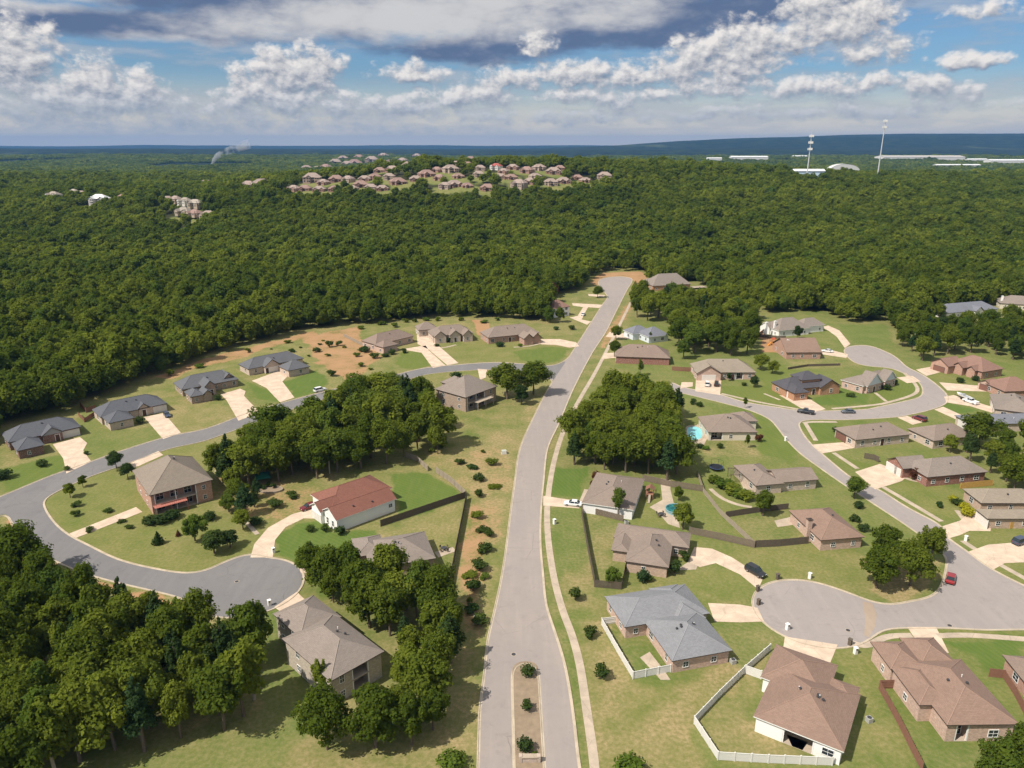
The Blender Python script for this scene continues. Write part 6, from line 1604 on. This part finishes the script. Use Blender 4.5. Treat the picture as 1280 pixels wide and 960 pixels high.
far_shed(1222, 204, 20, 4.5, .3, 'small pale warehouse between the widest one and the right edge', M_OFFW, M_WHITEROOF, tmin=2600)
far_shed(1000, 199, 16, 4, .3, 'small pale building beyond the shorter radio mast', M_OFFW, M_WHITEROOF, tmin=3000)
M_STEEL = m_plain('galvanised_steel', (.52, .53, .53), .45, .06)
def mast(px, py, top, label, tiers):
    x, y, z = PT(px, py); k = math.hypot(x, y) / F; h = (py - top) * k * 1.02
    r = empty('radio_mast', (x, y, z)); tag(r, label, 'radio mast')
    b = MB(); b.cyl(0, 0, -2, h, 1.1, .55, n=10); b.build('pole', M_STEEL, r)
    for q in range(tiers):
        z_ = h - 2.5 - q * 9; a_ = MB()
        for j in range(3):
            t_ = j * 2.094 + .3
            a_.tube([(0, 0, z_), (2.3 * math.cos(t_), 2.3 * math.sin(t_), z_)], .16, 5)
            for u in (-1.6, 0, 1.6):
                M = Matrix.Rotation(t_, 4, 'Z') @ Matrix.Translation((2.4, u, z_)); a_.box(-.3, -.55, -1.6, .3, .55, 1.6, 0, M)
        a_.build('antenna_array', M_WHITE, r)
    c = MB(); c.tube([(0, 0, h), (0, 0, h + 4)], .12, 5); c.build('lightning_rod', M_STEEL, r)
mast(1008, 225, 177, 'shorter of the two far radio masts, beside the pale blue shed', 3)
mast(1096, 226, 164, 'taller of the two far radio masts, right of the arched hall', 2)
# smoke rising from the far woods
def smoke():
    x, y, z = PT(262, 210); k = math.hypot(x, y) / F
    b = MB(); pts = []; rad = []
    for t_ in np.linspace(0, 1, 14):
        pts.append(((t_ ** 1.9 * 46 + 1.5 * math.sin(t_ * 9)) * k, 6 * math.sin(t_ * 7) * k * .3, t_ * 26 * k)); rad.append((1.0 + 4.6 * t_ ** 1.1) * k)
    b.tube(pts, rad, 14)
    m = bpy.data.materials.new('smoke'); m.use_nodes = True; t = NT(m.node_tree); m.node_tree.nodes.remove(m.node_tree.nodes['Principled BSDF'])
    v = t.new('ShaderNodeVolumePrincipled'); v.inputs['Color'].default_value = (.82, .86, .9, 1)
    g = t.new('ShaderNodeTexCoord').outputs['Object']; sx = t.new('ShaderNodeSeparateXYZ'); t.put(sx.inputs[0], g)
    n = t.noise(g, .022, 4, .6)
    fall = t.maprange(sx.outputs[2], 0, 26 * k, 1, .12)
    t.put(v.inputs['Density'], t.math('MULTIPLY', t.math('MULTIPLY', t.ramp(n, .40, .62), fall), .2))
    t.l.new(v.outputs[0], m.node_tree.nodes['Material Output'].inputs['Volume'])
    o = b.build('smoke', m); o.location = (x, y, z); tag(o, 'thin white plume of smoke rising from the far woods', 'smoke', None, 'stuff')
smoke()
# ------------------------------------------------------------------ plants last, they keep clear of everything
n_ind = plant_groves()
print('GROVE trees', n_ind)
forest(max(0, 250 - n_ind))
# ------------------------------------------------------------------ sun, sky, air
SUN_AZ = (-.85, -.53); SUN_EL = R(51)
su = bpy.data.lights.new('sun', 'SUN'); su.energy = 4.0; su.angle = R(.53); su.color = (1.0, .93, .83)
so = bpy.data.objects.new('sun', su); C.objects.link(so)
v = Vector((SUN_AZ[0] * math.cos(SUN_EL), SUN_AZ[1] * math.cos(SUN_EL), math.sin(SUN_EL)))
so.rotation_euler = v.to_track_quat('Z', 'Y').to_euler(); so.location = (-200, -100, 400)
w = bpy.data.worlds.new('World'); scene.world = w; w.use_nodes = True
t = NT(w.node_tree); nodes = w.node_tree.nodes
bg = nodes['Background']; out = nodes['World Output']
sky = t.new('ShaderNodeTexSky'); sky.sky_type = 'NISHITA'; sky.sun_disc = False; sky.sun_elevation = SUN_EL
sky.sun_rotation = math.atan2(SUN_AZ[0], SUN_AZ[1]); sky.air_density = 1.0; sky.dust_density = .6; sky.ozone_density = 2.5; sky.altitude = 100
def azel(px, py):
    d = ray(px, py); return (math.degrees(math.atan2(d[0], d[1])), math.degrees(math.asin(d[2] / math.sqrt(sum(x * x for x in d)))))
gen = t.vmath('NORMALIZE', t.new('ShaderNodeTexCoord').outputs['Generated'])
sx = t.new('ShaderNodeSeparateXYZ'); t.put(sx.inputs[0], gen)
az = t.math('MULTIPLY', t.math('ARCTAN2', sx.outputs[0], sx.outputs[1]), 57.29578)
el = t.math('MULTIPLY', t.math('ARCSINE', sx.outputs[2]), 57.29578)
cb = t.new('ShaderNodeCombineXYZ'); t.put(cb.inputs[0], az); t.put(cb.inputs[1], el)
UV = cb.outputs[0]
# cloud masses: centre and half size read off the photograph, turned into directions of the sky
CUM = [ # px, py, half width, half height up, strength
 (20,70,62,55,1.0),(-30,60,70,50,1.0),(118,118,45,52,1.05),(170,118,55,32,.95),(60,130,70,30,.8),(20,135,50,25,.7),(225,140,60,18,.55),
 (358,95,62,34,1.05),(345,122,80,24,.9),(300,112,14,20,.7),(390,80,40,26,.95),(270,145,70,14,.6),(440,132,70,16,.7),(505,132,50,16,.65),(515,92,42,14,.75),
 (575,122,60,16,.85),(600,118,36,16,.85),(672,54,24,16,1.0),(640,98,60,14,.7),(720,92,80,16,.75),(790,96,70,18,.85),(760,120,110,14,.6),(870,76,60,30,.95),(930,62,70,38,1.0),(985,50,50,26,.9),(905,105,70,18,.8),(990,110,60,14,.7),
 (1060,28,70,36,1.05),(1030,18,60,34,1.0),(1055,108,40,16,.8),(1100,96,36,10,.6),(1215,74,40,11,.85),(1160,108,32,22,.65),(1212,118,20,18,.6),(1230,12,60,10,.65),(1090,62,60,20,.55),(700,146,200,8,.35),(300,160,260,7,.3),(1000,140,220,9,.35)]
DECK = [(470,18,330,34,1.1),(120,26,300,22,1.05),(700,20,250,34,1.1),(860,16,240,26,1.05),(250,44,140,10,.6),(600,60,120,20,.95),(780,48,130,14,.85),(420,0,700,24,1.1)]
LIT = [(520,22,170,30,1.2),(330,34,90,16,.6),(210,52,60,8,.5),(20,-10,100,20,.8),(760,14,60,18,.5),(620,-6,200,20,1.0)]
def blob_group(name, blobs, amp, pf, ns, sc, asp):
    ng = bpy.data.node_groups.new(name, 'ShaderNodeTree')
    ng.interface.new_socket('Vector', in_out='INPUT', socket_type='NodeSocketVector'); ng.interface.new_socket('Value', in_out='OUTPUT', socket_type='NodeSocketFloat')
    q = NT(ng); gi = q.new('NodeGroupInput'); go = q.new('NodeGroupOutput')
    vec = gi.outputs[0]
    # billowing distortion of the outline
    nz = q.new('ShaderNodeTexNoise'); nz.noise_dimensions = '2D'; q.put(nz.inputs['Vector'], vec); nz.inputs['Scale'].default_value = ns; nz.inputs['Detail'].default_value = 3
    off = q.vmath('MULTIPLY', q.vmath('SUBTRACT', nz.outputs['Color'], (.5, .5, .5)), (2.6, 1.0, 0))
    wv = q.vmath('ADD', vec, off); cur = None
    for px, py, hw, hh, st_ in blobs:
        a, e = azel(px, py); a2, _ = azel(px + hw, py); _, e2 = azel(px, py - hh)
        d = q.vmath('MULTIPLY', q.vmath('SUBTRACT', wv, (a, e, 0)), (1 / abs(a2 - a), 1 / abs(e2 - e), 0))
        b = q.math('MULTIPLY', q.math('SUBTRACT', 1.0, q.vmath('DOT_PRODUCT', d, d, 'v')), st_)
        cur = b if cur is None else q.math('SMOOTH_MAX', cur, b, .25)
    cur = q.math('MAXIMUM', cur, -1.2)
    mp = q.new('ShaderNodeMapping'); q.put(mp.inputs['Vector'], vec); mp.inputs['Scale'].default_value = (1, asp, 1)
    nf = q.new('ShaderNodeTexNoise'); nf.noise_dimensions = '2D'; q.put(nf.inputs['Vector'], mp.outputs[0]); nf.inputs['Scale'].default_value = sc; nf.inputs['Detail'].default_value = 6; nf.inputs['Roughness'].default_value = .6
    f1 = nf.outputs['Fac']
    vo = q.new('ShaderNodeTexVoronoi'); vo.voronoi_dimensions = '2D'; vo.feature = 'F1'; q.put(vo.inputs['Vector'], q.vmath('ADD', mp.outputs[0], q.vmath('SCALE', nf.outputs['Color'], (0, 0, 0)))); vo.inputs['Scale'].default_value = 1.5; vo.inputs['Detail'].default_value = 2
    puff = q.math('SUBTRACT', .45, vo.outputs['Distance'])
    s_ = q.math('ADD', cur, q.math('MULTIPLY', q.math('SUBTRACT', f1, .5), amp))
    s_ = q.math('ADD', s_, q.math('MULTIPLY', puff, pf))
    q.l.new(s_, go.inputs[0]); return ng
G1 = blob_group('cumulus_density', CUM, 2.6, .42, .5, .62, 1.5); G2 = blob_group('deck_density', DECK, 2.4, .1, .25, .22, 2.6); G3 = blob_group('deck_light', LIT, 2.2, .1, .25, .35, 2.6)
def dens(g, vec):
    n = t.new('ShaderNodeGroup'); n.node_tree = g; t.put(n.inputs[0], vec); return n.outputs[0]
tolight = (-.22, .42, 0)
d1 = dens(G1, UV); d1b = dens(G1, t.vmath('ADD', UV, tolight))
d2 = dens(G2, UV); d3 = dens(G3, UV)
a1 = t.ramp(d1, -.55, .6); a2 = t.ramp(d2, -.75, .65)
l1 = t.math('ADD', .5, t.math('MULTIPLY', t.math('SUBTRACT', d1, d1b), .62), clamp=True)
l2 = t.ramp(d3, -1.3, 1.1)
vis = t.math('MULTIPLY', t.ramp(el, .2, 1.4), t.ramp(el, 14, 11))
mv = t.new('ShaderNodeMapping'); t.put(mv.inputs['Vector'], UV); mv.inputs['Scale'].default_value = (.16, .75, 1)
nv_ = t.new('ShaderNodeTexNoise'); nv_.noise_dimensions = '2D'; t.put(nv_.inputs['Vector'], mv.outputs[0]); nv_.inputs['Scale'].default_value = 1.0; nv_.inputs['Detail'].default_value = 6; nv_.inputs['Roughness'].default_value = .58
veil = t.math('MULTIPLY', t.ramp(nv_.outputs['Fac'], .40, .66), .5)
c1 = t.mix(l1, (.30, .345, .43), (1.12, 1.06, 1.0))
c2 = t.mix(l2, (.145, .21, .36), (.80, .79, .79))
low = t.ramp(el, -.3, 4.0)                                   # air between us and the low clouds
c1 = t.mix(low, (.42, .49, .59), c1)
skyc = t.mix(1.0, sky.outputs[0], (.37, .49, .60), 'MULTIPLY')
hz = t.ramp(el, 5.2, .3)
bg.inputs['Strength'].default_value = .105; t.put(bg.inputs['Color'], skyc)
bh = t.new('ShaderNodeBackground'); bh.inputs['Color'].default_value = (1.08, .95, .77, 1); bh.inputs['Strength'].default_value = CLOUD_S
mh = t.new('ShaderNodeMixShader'); t.put(mh.inputs[0], t.math('MULTIPLY', hz, .98)); t.l.new(bg.outputs[0], mh.inputs[1]); t.l.new(bh.outputs[0], mh.inputs[2])
b1 = t.new('ShaderNodeBackground'); t.put(b1.inputs['Color'], c1); b1.inputs['Strength'].default_value = CLOUD_S
b2 = t.new('ShaderNodeBackground'); t.put(b2.inputs['Color'], c2); b2.inputs['Strength'].default_value = CLOUD_S
band = t.math('MULTIPLY', t.math('GREATER_THAN', el, .2), t.math('LESS_THAN', el, 14.0))     # no clouds outside it: skips their cost
m1 = t.new('ShaderNodeMixShader'); t.put(m1.inputs[0], t.math('MULTIPLY', a2, vis)); bv = t.new('ShaderNodeBackground'); t.put(bv.inputs['Color'], t.mix(t.ramp(nv_.outputs['Fac'], .42, .7), (.36, .44, .56), (.66, .66, .68))); bv.inputs['Strength'].default_value = CLOUD_S
mv2 = t.new('ShaderNodeMixShader'); t.put(mv2.inputs[0], t.math('MULTIPLY', veil, vis)); t.l.new(mh.outputs[0], mv2.inputs[1]); t.l.new(bv.outputs[0], mv2.inputs[2]); t.l.new(mv2.outputs[0], m1.inputs[1]); t.l.new(b2.outputs[0], m1.inputs[2])
m2 = t.new('ShaderNodeMixShader'); t.put(m2.inputs[0], t.math('MULTIPLY', t.math('MULTIPLY', a1, vis), t.maprange(el, .5, 3.5, .6, 1.0))); t.l.new(m1.outputs[0], m2.inputs[1]); t.l.new(b1.outputs[0], m2.inputs[2])
bo = t.new('ShaderNodeBackground'); bo.inputs['Color'].default_value = (.74, .76, .80, 1); bo.inputs['Strength'].default_value = CLOUD_S     # unseen cloud cover overhead, added to raise the ambient light
mo = t.new('ShaderNodeMixShader'); t.put(mo.inputs[0], t.math('MULTIPLY', t.ramp(el, 11, 18), .92)); t.l.new(mh.outputs[0], mo.inputs[1]); t.l.new(bo.outputs[0], mo.inputs[2])
m3 = t.new('ShaderNodeMixShader'); t.put(m3.inputs[0], band); t.l.new(mo.outputs[0], m3.inputs[1]); t.l.new(m2.outputs[0], m3.inputs[2])
t.l.new(m3.outputs[0], out.inputs['Surface'])
w.cycles.sampling_method = 'MANUAL'; w.cycles.sample_map_resolution = 512
# haze: one closed box of even air
b = MB(); b.box(-22500, -400, -120, 22500, 23500, 335)
m = bpy.data.materials.new('haze'); m.use_nodes = True; tt = NT(m.node_tree); m.node_tree.nodes.remove(m.node_tree.nodes['Principled BSDF'])
vp = tt.new('ShaderNodeVolumePrincipled'); vp.inputs['Color'].default_value = (.13, .34, .72, 1); vp.inputs['Density'].default_value = HAZE
tt.l.new(vp.outputs[0], m.node_tree.nodes['Material Output'].inputs['Volume'])
tag(b.build('haze', m), 'pale blue air over the far country', 'haze', None, 'stuff')
scene.view_settings.view_transform = 'Standard'; scene.view_settings.look = 'None'; scene.view_settings.exposure = EXPO; scene.view_settings.gamma = 1
scene.view_settings.use_curve_mapping = False
cy = scene.cycles; cy.use_denoising = True; cy.max_bounces = 5; cy.diffuse_bounces = 3; cy.transmission_bounces = 2; cy.volume_bounces = 0; cy.glossy_bounces = 2
cy.use_adaptive_sampling = True; cy.adaptive_threshold = .015; cy.sample_clamp_indirect = 4
